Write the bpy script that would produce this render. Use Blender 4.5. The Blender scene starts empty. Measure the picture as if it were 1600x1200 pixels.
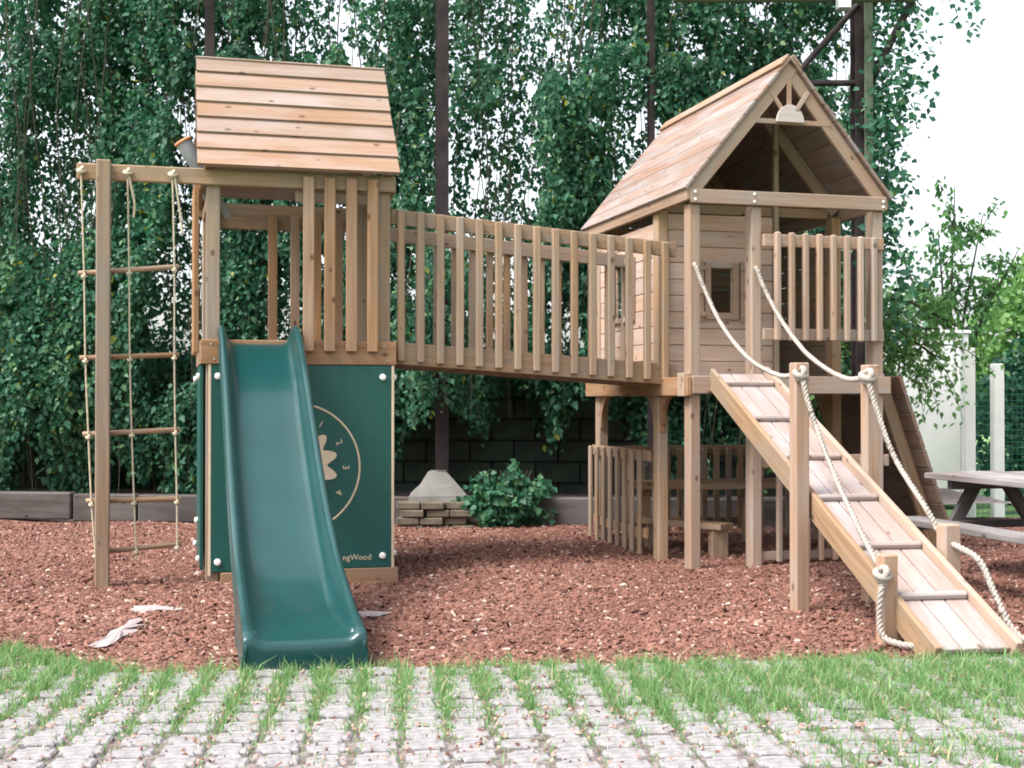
import bpy, bmesh, math, random
import numpy as np
from mathutils import Vector, Matrix
random.seed(7)
rng = np.random.default_rng(11)
R = math.radians
scene = bpy.context.scene
col = scene.collection

# ------------------------------------------------------------------ camera
CAM = Vector((-0.177, -8.234, 1.10)); YAW = R(15); PITCH = R(0.69); FPX = 2000.0
cam_d = bpy.data.cameras.new('camera'); cam = bpy.data.objects.new('camera', cam_d); col.objects.link(cam)
cam.location = CAM; cam.rotation_euler = (R(90) + PITCH, 0, -YAW)
cam_d.sensor_width = 36; cam_d.lens = 36 * FPX / 1600; cam_d.clip_end = 2000; cam_d.clip_start = 0.05
scene.camera = cam
# ------------------------------------------------------------------ light
world = bpy.data.worlds.new('World'); scene.world = world; world.use_nodes = True
nt = world.node_tree; nt.nodes.clear()
SUN_EL = R(56); SUN_AZ = R(-106)          # azimuth measured from +Y towards +X
sky = nt.nodes.new('ShaderNodeTexSky'); sky.sky_type = 'NISHITA'; sky.sun_disc = False
sky.sun_elevation = SUN_EL; sky.sun_rotation = SUN_AZ
sky.air_density = 1.0; sky.dust_density = 4.0; sky.ozone_density = 1.0
hs = nt.nodes.new('ShaderNodeHueSaturation'); hs.inputs['Saturation'].default_value = 0.30   # veiled, near white sky
bg = nt.nodes.new('ShaderNodeBackground'); bg.inputs['Strength'].default_value = 0.13
out = nt.nodes.new('ShaderNodeOutputWorld')
nt.links.new(sky.outputs[0], hs.inputs['Color']); nt.links.new(hs.outputs[0], bg.inputs['Color']); nt.links.new(bg.outputs[0], out.inputs[0])
sd = bpy.data.lights.new('sun', 'SUN'); sd.energy = 1.5; sd.angle = R(18); sd.color = (1.0, 0.96, 0.9)
sun = bpy.data.objects.new('sun', sd); col.objects.link(sun)
sdir = Vector((math.sin(SUN_AZ) * math.cos(SUN_EL), math.cos(SUN_AZ) * math.cos(SUN_EL), math.sin(SUN_EL)))
sun.rotation_euler = (-sdir).to_track_quat('-Z', 'Y').to_euler(); sun.location = sdir * 30
vs = scene.view_settings; vs.view_transform = 'Standard'; vs.look = 'None'; vs.exposure = 1.75; vs.gamma = 1.0; vs.use_curve_mapping = False
scene.cycles.filter_width = 1.9; scene.cycles.max_bounces = 8; scene.cycles.transparent_max_bounces = 8

# ------------------------------------------------------------------ helpers
def cw(X, Y, Z=0.0):                       # metres right of / in front of the standpoint -> place
    return Vector((CAM.x + X * math.cos(YAW) + Y * math.sin(YAW), CAM.y - X * math.sin(YAW) + Y * math.cos(YAW), Z))
def cwn(X, Y, Z):
    return np.stack([CAM.x + X * math.cos(YAW) + Y * math.sin(YAW), CAM.y - X * math.sin(YAW) + Y * math.cos(YAW), Z], 1)
def tag(o, label=None, cat=None, group=None, kind=None):
    if label: o['label'] = label
    if cat: o['category'] = cat
    if group: o['group'] = group
    if kind: o['kind'] = kind
    return o
def link(name, me, mat=None, parent=None, M=None):
    o = bpy.data.objects.new(name, me); col.objects.link(o)
    if mat is not None and me is not None and not me.materials: me.materials.append(mat)
    if parent is not None: o.parent = parent
    if parent is not None and parent.name in _W: o.matrix_local = _W[parent.name].inverted() @ (M if M is not None else Matrix.Identity(4))
    elif M is not None: o.matrix_local = M
    return o
_W = {}                                    # placed timbers that carry sub-parts
def empty(name, loc=(0, 0, 0)):
    o = bpy.data.objects.new(name, None); col.objects.link(o); o.location = loc; o.empty_display_size = .2
    return o
def np_mesh(name, V, Fc, colr=None, smooth=False):
    me = bpy.data.meshes.new(name); V = np.asarray(V, np.float32); Fc = np.asarray(Fc, np.int32)
    n, k = Fc.shape
    me.vertices.add(len(V)); me.vertices.foreach_set('co', V.ravel())
    me.loops.add(n * k); me.loops.foreach_set('vertex_index', Fc.ravel())
    me.polygons.add(n); me.polygons.foreach_set('loop_start', np.arange(0, n * k, k, dtype=np.int32))
    me.polygons.foreach_set('loop_total', np.full(n, k, np.int32))
    me.update(calc_edges=True)
    if colr is not None:
        a = me.attributes.new('tint', 'FLOAT', 'POINT'); a.data.foreach_set('value', np.asarray(colr, np.float32))
    if smooth: me.polygons.foreach_set('use_smooth', np.ones(n, bool))
    return me
_bc = {}
def box_mesh(l, w, t, bev):
    key = (round(l, 3), round(w, 3), round(t, 3), round(bev, 4))
    if key in _bc: return _bc[key]
    bm = bmesh.new(); bmesh.ops.create_cube(bm, size=1)
    for v in bm.verts: v.co = (v.co.x * l, v.co.y * w, v.co.z * t)
    if bev > 0: bmesh.ops.bevel(bm, geom=bm.edges[:], offset=min(bev, t * .3, w * .3), segments=1, profile=.5, affect='EDGES')
    me = bpy.data.meshes.new('board'); bm.to_mesh(me); bm.free(); _bc[key] = me
    return me
_mc = {}
def board(name, p0, p1, w, t, mat, parent, side=None, bev=.004):
    """box from p0 to p1; w measured along `side`, t along the third axis"""
    p0 = Vector(p0); p1 = Vector(p1); x = (p1 - p0); l = x.length; x.normalize()
    s = Vector(side) if side is not None else Vector((0, 1, 0))
    y = (s - x * s.dot(x)).normalized(); z = x.cross(y)
    key = (round(l, 3), round(w, 3), round(t, 3), round(bev, 4), mat.name)
    if key not in _mc:
        me = box_mesh(l, w, t, bev).copy(); me.materials.append(mat); _mc[key] = me
    M = Matrix.Identity(4)
    for i, a in enumerate((x, y, z)):
        for j in range(3): M[j][i] = a[j]
    c = (p0 + p1) / 2
    for j in range(3): M[j][3] = c[j]
    o = link(name, _mc[key], None, parent, M); _W[o.name] = M.copy()
    return o
def bx(name, u0, u1, v0, v1, z0, z1, mat, parent, bev=.004):
    """axis-aligned timber; grain runs along its longest side"""
    d = (u1 - u0, v1 - v0, z1 - z0); c = ((u0 + u1) / 2, (v0 + v1) / 2, (z0 + z1) / 2); k = d.index(max(d))
    if k == 0: return board(name, (u0, c[1], c[2]), (u1, c[1], c[2]), d[1], d[2], mat, parent, (0, 1, 0), bev)
    if k == 1: return board(name, (c[0], v0, c[2]), (c[0], v1, c[2]), d[0], d[2], mat, parent, (1, 0, 0), bev)
    return board(name, (c[0], c[1], z0), (c[0], c[1], z1), d[0], d[1], mat, parent, (1, 0, 0), bev)
def prism(name, pts, d, mat, parent=None, bev=0.0, smooth=False):
    """polygon (3-D points) extruded by vector d"""
    bm = bmesh.new(); a = [bm.verts.new(p) for p in pts]; d = Vector(d); b = [bm.verts.new(Vector(p) + d) for p in pts]; n = len(pts)
    bm.faces.new(a[::-1]); bm.faces.new(b)
    for i in range(n): bm.faces.new((a[i], a[(i + 1) % n], b[(i + 1) % n], b[i]))
    bmesh.ops.recalc_face_normals(bm, faces=bm.faces[:])
    if bev: bmesh.ops.bevel(bm, geom=bm.edges[:], offset=bev, segments=1, affect='EDGES')
    me = bpy.data.meshes.new(name); bm.to_mesh(me); bm.free()
    return link(name, me, mat, parent)
def tube_arrays(pts, rad, k=8):
    pts = np.asarray(pts, float); n = len(pts); rad = np.broadcast_to(np.asarray(rad, float), (n,))
    T = np.gradient(pts, axis=0); T /= np.linalg.norm(T, axis=1)[:, None] + 1e-9
    ref = np.array([0.13, 0.27, 0.95]) if abs(T[:, 2]).mean() < .8 else np.array([0.95, 0.25, 0.1])
    A = np.cross(T, ref); A /= np.linalg.norm(A, axis=1)[:, None]; B = np.cross(T, A)
    th = np.linspace(0, 2 * np.pi, k, endpoint=False)
    V = pts[:, None] + rad[:, None, None] * (np.cos(th)[None, :, None] * A[:, None] + np.sin(th)[None, :, None] * B[:, None])
    i = np.arange(n - 1)[:, None]; j = np.arange(k)[None]
    Fq = np.stack([i * k + j, i * k + (j + 1) % k, (i + 1) * k + (j + 1) % k, (i + 1) * k + j], -1).reshape(-1, 4)
    return V.reshape(-1, 3), Fq
class Acc:
    def __init__(s): s.V = []; s.F = []; s.n = 0
    def add(s, V, Fq): s.V.append(V); s.F.append(Fq + s.n); s.n += len(V)
    def mesh(s, name, smooth=True): return np_mesh(name, np.concatenate(s.V), np.concatenate(s.F), smooth=smooth)
def tube(name, pts, rad, mat, parent=None, k=8):
    a = Acc(); a.add(*tube_arrays(pts, rad, k)); return link(name, a.mesh(name), mat, parent)
def cyl(name, p0, p1, r, mat, parent=None, k=16, r1=None, bev=.15):
    p0 = np.array(p0, float); p1 = np.array(p1, float); r1 = r if r1 is None else r1; L = np.linalg.norm(p1 - p0); e = min(r * bev, L * .2) / L
    t = np.array([0, 0, e, 1 - e, 1, 1]); rr = np.array([1e-4, r * (1 - bev), r, r1, r1 * (1 - bev), 1e-4])
    pts = p0 + (p1 - p0) * (t[:, None] + np.array([-1e-5, 0, 0, 0, 0, 1e-5])[:, None])
    return tube(name, pts, rr, mat, parent, k)
def spline(P, n):                          # Catmull-Rom through P
    P = np.asarray(P, float); Q = np.vstack([2 * P[0] - P[1], P, 2 * P[-1] - P[-2]]); o = []
    m = len(P) - 1
    for s in np.linspace(0, m, n):
        i = min(int(s), m - 1); t = s - i; a, b, c, d = Q[i:i + 4]
        o.append(.5 * ((2 * b) + (c - a) * t + (2 * a - 5 * b + 4 * c - d) * t * t + (3 * b - 3 * c + d - a) * t ** 3))
    return np.array(o)
def vnoise(x, y, seed=0):                  # smooth value noise 0..1
    xi = np.floor(x).astype(int); yi = np.floor(y).astype(int); fx = x - xi; fy = y - yi
    fx = fx * fx * (3 - 2 * fx); fy = fy * fy * (3 - 2 * fy)
    h = lambda a, b: (np.sin(a * 127.1 + b * 311.7 + seed * 74.7) * 43758.5453) % 1.0
    return (h(xi, yi) * (1 - fx) + h(xi + 1, yi) * fx) * (1 - fy) + (h(xi, yi + 1) * (1 - fx) + h(xi + 1, yi + 1) * fx) * fy
def fbm(x, y, seed=0, o=3):
    s = 0; a = .5; t = 0
    for i in range(o): s = s + a * vnoise(x * 2 ** i, y * 2 ** i, seed + i * 13); t += a; a *= .5
    return s / t

# ------------------------------------------------------------------ materials
def newmat(name):
    m = bpy.data.materials.new(name); m.use_nodes = True; n = m.node_tree; b = n.nodes['Principled BSDF']
    return m, n, b
def N(n, t, **kw):
    x = n.nodes.new(t)
    for k, v in kw.items():
        if k in x.inputs.keys(): x.inputs[k].default_value = v
        else: setattr(x, k, v)
    return x
def ramp(n, stops):
    r = n.nodes.new('ShaderNodeValToRGB'); e = r.color_ramp.elements
    while len(e) < len(stops): e.new(.5)
    for i, (p, c) in enumerate(stops): e[i].position = p; e[i].color = (*c, 1)
    return r
def wood(name, light, dark, weather=(.42, .38, .36), wamt=.25, rough=.75, var=.22):
    m, n, b = newmat(name); L = n.links.new
    tc = N(n, 'ShaderNodeTexCoord'); oi = N(n, 'ShaderNodeObjectInfo')
    off = N(n, 'ShaderNodeVectorMath', operation='SCALE'); off.inputs[0].default_value = (17, 31, 43); L(oi.outputs['Random'], off.inputs['Scale'])
    add = N(n, 'ShaderNodeVectorMath', operation='ADD'); L(tc.outputs['Object'], add.inputs[0]); L(off.outputs[0], add.inputs[1])
    mp = N(n, 'ShaderNodeMapping'); mp.inputs['Scale'].default_value = (1.6, 34, 34); L(add.outputs[0], mp.inputs['Vector'])
    g = N(n, 'ShaderNodeTexNoise', Scale=1.0, Detail=5.0, Distortion=.6); L(mp.outputs[0], g.inputs['Vector'])
    mp2 = N(n, 'ShaderNodeMapping'); mp2.inputs['Scale'].default_value = (2.2, 9, 9); L(add.outputs[0], mp2.inputs['Vector'])
    g2 = N(n, 'ShaderNodeTexNoise', Scale=1.0, Detail=3.0); L(mp2.outputs[0], g2.inputs['Vector'])
    r1 = ramp(n, [(.30, dark), (.70, light)]); L(g.outputs['Fac'], r1.inputs['Fac'])
    # weathered patches
    r2 = ramp(n, [(.42, (0, 0, 0)), (.68, (min(1, wamt * 2.0),) * 3)]); L(g2.outputs['Fac'], r2.inputs['Fac'])
    mx = N(n, 'ShaderNodeMix', data_type='RGBA'); L(r2.outputs['Color'], mx.inputs['Factor']); L(r1.outputs['Color'], mx.inputs['A']); mx.inputs['B'].default_value = (*weather, 1)
    # knots
    vo = N(n, 'ShaderNodeTexVoronoi', Scale=1.0); mp3 = N(n, 'ShaderNodeMapping'); mp3.inputs['Scale'].default_value = (5.5, 9, 9); L(add.outputs[0], mp3.inputs['Vector']); L(mp3.outputs[0], vo.inputs['Vector'])
    r3 = ramp(n, [(.08, (.8,) * 3), (.15, (0, 0, 0))]); L(vo.outputs['Distance'], r3.inputs['Fac'])
    mk = N(n, 'ShaderNodeMix', data_type='RGBA'); L(r3.outputs['Color'], mk.inputs['Factor']); L(mx.outputs['Result'], mk.inputs['A']); mk.inputs['B'].default_value = (dark[0] * .35, dark[1] * .28, dark[2] * .25, 1)
    # board to board variation
    mr = N(n, 'ShaderNodeMapRange'); L(oi.outputs['Random'], mr.inputs['Value']); mr.inputs['To Min'].default_value = 1 - var; mr.inputs['To Max'].default_value = 1 + var * .75
    hsv = N(n, 'ShaderNodeHueSaturation'); L(mr.outputs[0], hsv.inputs['Value']); L(mk.outputs['Result'], hsv.inputs['Color'])
    m2 = N(n, 'ShaderNodeMath', operation='MULTIPLY'); L(oi.outputs['Random'], m2.inputs[0]); m2.inputs[1].default_value = 7.31
    m3 = N(n, 'ShaderNodeMath', operation='FRACT'); L(m2.outputs[0], m3.inputs[0])
    mr2 = N(n, 'ShaderNodeMapRange'); L(m3.outputs[0], mr2.inputs['Value']); mr2.inputs['To Min'].default_value = .78; mr2.inputs['To Max'].default_value = 1.1
    L(mr2.outputs[0], hsv.inputs['Saturation'])
    L(hsv.outputs[0], b.inputs['Base Color']); b.inputs['Roughness'].default_value = rough; b.inputs['Specular IOR Level'].default_value = .3
    bp = N(n, 'ShaderNodeBump', Strength=.35, Distance=.004); L(g.outputs['Fac'], bp.inputs['Height']); L(bp.outputs[0], b.inputs['Normal'])
    return m
def plain(name, c, rough=.6, spec=.4, var=.0, nscale=20., metal=0., bump=0.):
    m, n, b = newmat(name); L = n.links.new
    b.inputs['Roughness'].default_value = rough; b.inputs['Specular IOR Level'].default_value = spec; b.inputs['Metallic'].default_value = metal
    tc = N(n, 'ShaderNodeTexCoord'); no = N(n, 'ShaderNodeTexNoise', Scale=nscale, Detail=5.0); L(tc.outputs['Object'], no.inputs['Vector'])
    r = ramp(n, [(.3, tuple(x * (1 - var) for x in c)), (.7, tuple(min(1, x * (1 + var)) for x in c))]); L(no.outputs['Fac'], r.inputs['Fac']); L(r.outputs['Color'], b.inputs['Base Color'])
    if bump:
        bp = N(n, 'ShaderNodeBump', Strength=.6, Distance=bump); L(no.outputs['Fac'], bp.inputs['Height']); L(bp.outputs[0], b.inputs['Normal'])
    return m
def tinted(name, stops, rough=.7, trans=0., spec=.3, transcol=None):
    m, n, b = newmat(name); L = n.links.new
    at = N(n, 'ShaderNodeAttribute', attribute_name='tint'); r = ramp(n, stops); L(at.outputs['Fac'], r.inputs['Fac']); L(r.outputs['Color'], b.inputs['Base Color'])
    b.inputs['Roughness'].default_value = rough; b.inputs['Specular IOR Level'].default_value = spec
    if trans:
        tb = N(n, 'ShaderNodeBsdfTranslucent'); hv = N(n, 'ShaderNodeHueSaturation', Saturation=1.15, Value=1.5); L(r.outputs['Color'], hv.inputs['Color']); L(hv.outputs[0], tb.inputs['Color'])
        ms = N(n, 'ShaderNodeMixShader'); ms.inputs[0].default_value = trans; L(b.outputs[0], ms.inputs[1]); L(tb.outputs[0], ms.inputs[2])
        L(ms.outputs[0], n.nodes['Material Output'].inputs['Surface'])
    return m
W_L = wood('larch_tan', (.335, .222, .136), (.225, .138, .076), weather=(.24, .20, .165), wamt=.34, var=.16)           # climbing tower and bridge
W_O = wood('larch_orange', (.330, .196, .112), (.215, .115, .058), weather=(.26, .2, .15), wamt=.22, var=.16)
W_P = wood('cedar_pink', (.360, .243, .172), (.27, .166, .108), weather=(.30, .25, .215), wamt=.36, var=.14)           # playhouse
W_W = wood('wall_cedar', (.50, .345, .262), (.38, .245, .175), weather=(.44, .37, .34), wamt=.3, var=.14)  # paler than the post cedar: brightness lost under the roof put into the colour
W_RF = wood('roof_cedar', (.270, .178, .138), (.19, .115, .085), weather=(.25, .22, .215), wamt=.55, var=.14)
W_LR = wood('lap_board', (.285, .188, .130), (.215, .130, .085), weather=(.29, .225, .20), wamt=.35, var=.10)
W_RP = wood('ramp_board', (.35, .275, .25), (.27, .20, .175), weather=(.34, .305, .30), wamt=.5, var=.10)
W_G = wood('grey_bench', (.22, .19, .185), (.14, .115, .112), weather=(.28, .265, .265), wamt=.5)
W_S = wood('old_sleeper', (.085, .07, .064), (.045, .037, .034), weather=(.11, .10, .095), wamt=.4, rough=.9)
HDPE = plain('green_panel_sheet', (.007, .070, .060), .45, .4, .12, 60.)
HDPE_T = plain('tan_panel_core', (.55, .45, .33), .5, .3, .08, 40.)
SLIDE = plain('green_slide_plastic', (.0035, .042, .042), .28, .4, .10, 5.); SLIDE.node_tree.nodes['Principled BSDF'].inputs['Coat Weight'].default_value = .3; SLIDE.node_tree.nodes['Principled BSDF'].inputs['Coat Roughness'].default_value = .08
BOLT = plain('white_bolt_cap', (.85, .84, .82), .35, .5)
STEEL = plain('rusty_dark_steel', (.026, .018, .019), .75, .3, .45, 9., 0, .003)
STEEL_G = plain('pale_green_steel', (.10, .125, .085), .8, .3, .35, 6.)  # green light on the corner column's right flange put into the colour; also one tie beam
CONC = plain('pale_footing_concrete', (.17, .165, .15), .9, .2, .25, 5., 0, .006)
BRICK = plain('mossy_brick', (.12, .10, .075), .9, .2, .35, 8., 0, .006)
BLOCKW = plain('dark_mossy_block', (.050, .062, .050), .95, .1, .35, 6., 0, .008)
ROPE = plain('pale_hemp_rope', (.31, .275, .245), .85, .2, .15, 60.)
ROPE_T = plain('cream_cord', (.48, .42, .31), .8, .2, .12, 60.)
GREYP = plain('grey_plastic', (.22, .23, .25), .4, .5, .05)
COPPER = plain('orange_rim', (.55, .22, .10), .5, .5, .05)
WHITE = plain('white_render', (.82, .82, .80), .9, .2, .05, 3.)
WPOST = plain('white_post_paint', (.80, .80, .76), .7, .3, .05, 6.)
WIRE = plain('green_wire', (.03, .16, .12), .5, .4)
PIPE = plain('grey_pipe', (.35, .38, .40), .5, .5)
FABRIC = plain('pale_membrane', (.30, .255, .255), .9, .1, .1, 30.)
LEAF = tinted('vine_leaf', [(0, (.014, .055, .032)), (.35, (.030, .108, .062)), (.75, (.055, .165, .092)), (.97, (.13, .25, .11)), (1, (.20, .22, .04))], .5, .34, .3)
LEAF_B = tinted('tree_leaf', [(0, (.03, .085, .03)), (.5, (.07, .17, .055)), (1, (.17, .30, .10))], .55, .4, .3)
STEM = plain('vine_stem', (.06, .055, .04), .9, .1, .3, 12.)
GRASS = tinted('grass_blade', [(0, (.07, .16, .05)), (.5, (.145, .275, .10)), (.9, (.24, .37, .16)), (1, (.36, .33, .2))], .6, .3, .25)
CHIP = tinted('bark_chip', [(0, (.060, .028, .022)), (.4, (.150, .066, .048)), (.78, (.240, .118, .088)), (.93, (.31, .20, .16)), (1, (.44, .36, .31))], .8, 0, .25)

# ------------------------------------------------------------------ ground
def edge_v(u):                              # front edge of the bark area
    return -3.03 - .18 * (u - .6) - np.where(u < -.2, 0, 0) + np.clip(-.35 - u, 0, 1) * 1.0
def hz(u, v):
    return (fbm(u * .9, v * .9, 3) - .5) * .075 - .045 * np.exp(-(((u - 1.15) / .5) ** 2 + ((v + .35) / .6) ** 2)) - .02
m, n, b = newmat('soil'); L = n.links.new
tc = N(n, 'ShaderNodeTexCoord'); no = N(n, 'ShaderNodeTexNoise', Scale=22., Detail=8.); L(tc.outputs['Object'], no.inputs['Vector'])
r = ramp(n, [(.3, (.06, .044, .040)), (.5, (.15, .118, .112)), (.7, (.25, .215, .21))]); L(no.outputs['Fac'], r.inputs['Fac']); L(r.outputs['Color'], b.inputs['Base Color']); b.inputs['Roughness'].default_value = .95
bp = N(n, 'ShaderNodeBump', Strength=.8, Distance=.02); L(no.outputs['Fac'], bp.inputs['Height']); L(bp.outputs[0], b.inputs['Normal']); SOIL = m
m, n, b = newmat('bark_mulch'); L = n.links.new
tc = N(n, 'ShaderNodeTexCoord'); vo = N(n, 'ShaderNodeTexVoronoi', Scale=34.); mp = N(n, 'ShaderNodeMapping'); mp.inputs['Scale'].default_value = (1, 1.6, 1)
L(tc.outputs['Object'], mp.inputs['Vector']); L(mp.outputs[0], vo.inputs['Vector'])
sx = N(n, 'ShaderNodeSeparateColor'); L(vo.outputs['Color'], sx.inputs[0])
r = ramp(n, [(0, (.045, .018, .014)), (.6, (.13, .05, .036)), (.9, (.21, .09, .065)), (1, (.3, .18, .14))]); L(sx.outputs[0], r.inputs['Fac']); L(r.outputs['Color'], b.inputs['Base Color']); b.inputs['Roughness'].default_value = .9
bp = N(n, 'ShaderNodeBump', Strength=.9, Distance=.02); L(sx.outputs[1], bp.inputs['Height']); L(bp.outputs[0], b.inputs['Normal']); MULCH = m
m, n, b = newmat('far_lawn'); L = n.links.new
tc = N(n, 'ShaderNodeTexCoord'); no = N(n, 'ShaderNodeTexNoise', Scale=3., Detail=8.); L(tc.outputs['Object'], no.inputs['Vector'])
r = ramp(n, [(.35, (.08, .17, .05)), (.65, (.16, .28, .09))]); L(no.outputs['Fac'], r.inputs['Fac']); L(r.outputs['Color'], b.inputs['Base Color']); b.inputs['Roughness'].default_value = .95; LAWN = m
g = np_mesh('ground', [(-400, -400, -.16), (400, -400, -.16), (400, 400, -.16), (-400, 400, -.16)], [(0, 1, 2, 3)])
tag(link('ground', g, LAWN), kind='structure')
def sheet(name, X0, X1, Y0, Y1, nx, ny, mat, zf):
    X, Y = np.meshgrid(np.linspace(X0, X1, nx), np.linspace(Y0, Y1, ny)); V = cwn(X.ravel(), Y.ravel(), X.ravel() * 0)
    V[:, 2] = zf(V[:, 0], V[:, 1], X.ravel(), Y.ravel())
    i = np.arange(ny - 1)[:, None]; j = np.arange(nx - 1)[None]
    Fq = np.stack([i * nx + j, i * nx + j + 1, (i + 1) * nx + j + 1, (i + 1) * nx + j], -1).reshape(-1, 4)
    return tag(link(name, np_mesh(name, V, Fq, smooth=True), mat), kind='structure')
sheet('bark_ground', -7, 9, 4.6, 12.1, 110, 60, MULCH, lambda u, v, X, Y: np.where(v > edge_v(u), hz(u, v), -.08))
sheet('planting_strip', -8, 4.6, 11.6, 13.6, 60, 10, SOIL, lambda u, v, X, Y: .13 + .05 * fbm(u * 3, v * 3, 9) - .22 * np.clip((11.9 - .12 * X - Y) * 3, 0, 1))
pave = sheet('pavement', -4.5, 5.5, 2.6, 6.6, 60, 30, SOIL, lambda u, v, X, Y: np.where(v < edge_v(u) + .05, -.004, -.10))

# bark chips: loose pieces nobody could count
n = 135000
Yc = np.sqrt(rng.uniform(4.9 ** 1.3, 11.7 ** 1.3, n) ** (2 / 1.3)); Xc = rng.uniform(-1, 1, n) * (.425 * Yc + .45)
Pc = cwn(Xc, Yc, 0 * Xc); keep = (Pc[:, 1] > edge_v(Pc[:, 0]) - rng.exponential(.03, n)) & (Yc < 11.75 - .12 * Xc)
Pc = Pc[keep]; n = len(Pc)
sp = 7000; Xs = rng.uniform(-1, 1, sp) * 2.4; Ys = rng.uniform(3.2, 5.4, sp); Ps = cwn(Xs, Ys, 0 * Xs)      # strays on the paving
ks = (Ps[:, 1] < edge_v(Ps[:, 0])) & (rng.uniform(size=sp) < np.exp((Ps[:, 1] - edge_v(Ps[:, 0])) * .9) * .6 + .22); Ps = Ps[ks]
zc = np.concatenate([hz(Pc[:, 0], Pc[:, 1]) + rng.uniform(-.004, .014, n), np.full(len(Ps), .012)])
Pc = np.concatenate([Pc, Ps]); Pc[:, 2] = zc; n = len(Pc)
dist = np.concatenate([np.ones(n - len(Ps)), np.full(len(Ps), .55)])
ln = np.clip(rng.lognormal(math.log(.021), .42, n), .008, .055) * dist; wd = ln * rng.uniform(.3, .65, n); th = rng.uniform(.004, .010, n)
yaw = rng.uniform(0, 6.283, n); tl = rng.normal(0, .32, n); t2 = rng.normal(0, .35, n)
ax = np.stack([np.cos(yaw) * np.cos(tl), np.sin(yaw) * np.cos(tl), np.sin(tl)], 1); ay0 = np.stack([-np.sin(yaw), np.cos(yaw), 0 * yaw], 1); az0 = np.cross(ax, ay0)
ay = ay0 * np.cos(t2)[:, None] + az0 * np.sin(t2)[:, None]; az = np.cross(ax, ay)
cor = np.array([(-1, -.8, -1), (1, -1, -1), (1, .7, -1), (-1, 1, -1), (-.75, .1, 1), (.8, -.15, 1)]) * .5
V = Pc[:, None] + cor[None, :, 0, None] * (ax * ln[:, None])[:, None] + cor[None, :, 1, None] * (ay * wd[:, None])[:, None] + cor[None, :, 2, None] * (az * th[:, None])[:, None]
fc = np.array([(0, 1, 5), (0, 5, 4), (2, 3, 4), (2, 4, 5), (1, 2, 5), (3, 0, 4)])
tint = np.clip(.16 + .66 * rng.beta(2, 2.0, n) + .34 * (fbm(Pc[:, 0] * 1.3, Pc[:, 1] * 1.3, 21) - .5), 0, 1); pale = rng.uniform(size=n) < .055; tint[pale] = rng.uniform(.9, 1, pale.sum()); tint[-len(Ps):] = np.where(rng.uniform(size=len(Ps)) < .3, rng.uniform(0, .5, len(Ps)), rng.uniform(.88, 1, len(Ps)))
Fq = (np.arange(n)[:, None, None] * 6 + fc[None]).reshape(-1, 3)
tag(link('bark_chips', np_mesh('bark_chips', V.reshape(-1, 3), Fq, np.repeat(tint, 6)), CHIP), 'loose red brown bark chips covering the play area', 'bark chips', kind='stuff')

# ------------------------------------------------------------------ paving blocks and grass
PAV = plain('pale_paver', (.235, .222, .226), .9, .2, .32, 34., 0, .004)
PA = R(-10.3); pe1 = np.array([math.cos(PA), math.sin(PA)]); pe2 = np.array([-pe1[1], pe1[0]]); p0 = np.array([.6, -3.03])
def img(p):
    q = np.array(p) - np.array(CAM); a = q[0] * math.cos(YAW) - q[1] * math.sin(YAW); b_ = q[0] * math.sin(YAW) + q[1] * math.cos(YAW)
    return 800 + FPX * a / b_, 624 - FPX * q[2] / b_
pav_meshes = []
for s in range(6):
    bm = bmesh.new(); bmesh.ops.create_cube(bm, size=1)
    for v in bm.verts: v.co = (v.co.x * .130 + random.uniform(-.005, .005), v.co.y * .116 + random.uniform(-.005, .005), v.co.z * .06)
    bmesh.ops.bevel(bm, geom=[e for e in bm.edges if abs(e.verts[0].co.z - e.verts[1].co.z) > .03], offset=.022, segments=2, affect='EDGES')
    top = [e for e in bm.edges if e.verts[0].co.z > .02 and e.verts[1].co.z > .02]
    bmesh.ops.bevel(bm, geom=top, offset=.007, segments=1, affect='EDGES')
    me = bpy.data.meshes.new('paver'); bm.to_mesh(me); bm.free(); me.materials.append(PAV)
    pav_meshes.append(me)
PU, PV = .152, .138; cells = []; npav = 0
for j in range(-13, 9):
    for i in range(-14, 24):
        q = p0 + pe1 * (i + .5) * PU + pe2 * (j - .5) * PV
        if j > 0 and not (q[0] < -.35): continue
        if j > 0 and q[1] > edge_v(q[0]) - .03: continue
        ix, iy = img((q[0], q[1], 0))
        if not (-60 < ix < 1660 and 960 < iy < 1225): continue
        cells.append((q[0], q[1], j, ix, iy))
        if npav < 300:
            M = Matrix.Translation((q[0] + random.gauss(0, .004), q[1] + random.gauss(0, .004), -.0225 + random.gauss(0, .003))) @ Matrix.Rotation(PA + random.gauss(0, .05), 4, 'Z') @ Matrix.Rotation(random.gauss(0, .03), 4, 'X')
            link('paver', random.choice(pav_meshes), None, pave, M); npav += 1
print('pavers', npav)
GP = []; GS = []
def dens(ix, iy):
    a = np.exp(-((iy - 1095) / 48.) ** 2) + .75 * np.exp(-((iy - 1055) / 26.) ** 2)
    if ix > 950: a += .9 * np.exp(-((iy - 1075) / 42.) ** 2)
    if ix < 160: a += .9 * np.exp(-((iy - 1030) / 35.) ** 2)
    if ix > 1250 and iy > 1150: a += .8
    if iy > 1135 and ix < 1250: a += .13
    return a
for (cx, cy, j, ix, iy) in cells:
    dn = dens(ix, iy)
    for k in range(4):
        q = np.array([cx, cy]) + pe1 * (PU * .5) * (1 if k < 3 else random.uniform(-1, 1)) + pe2 * ((k - 1) / 3 * PV if k < 3 else PV * .5)
        amt = dn * random.random() ** 1.5 * 1.3 * (1.0 if ix < 1000 else 1.25)
        nb = int(amt * 82)
        for _ in range(nb):
            GP.append(q + np.array([random.gauss(0, .024 if ix < 1000 else .036), random.gauss(0, .032)])); GS.append(.6 + .5 * min(dn, 1.2))
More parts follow.
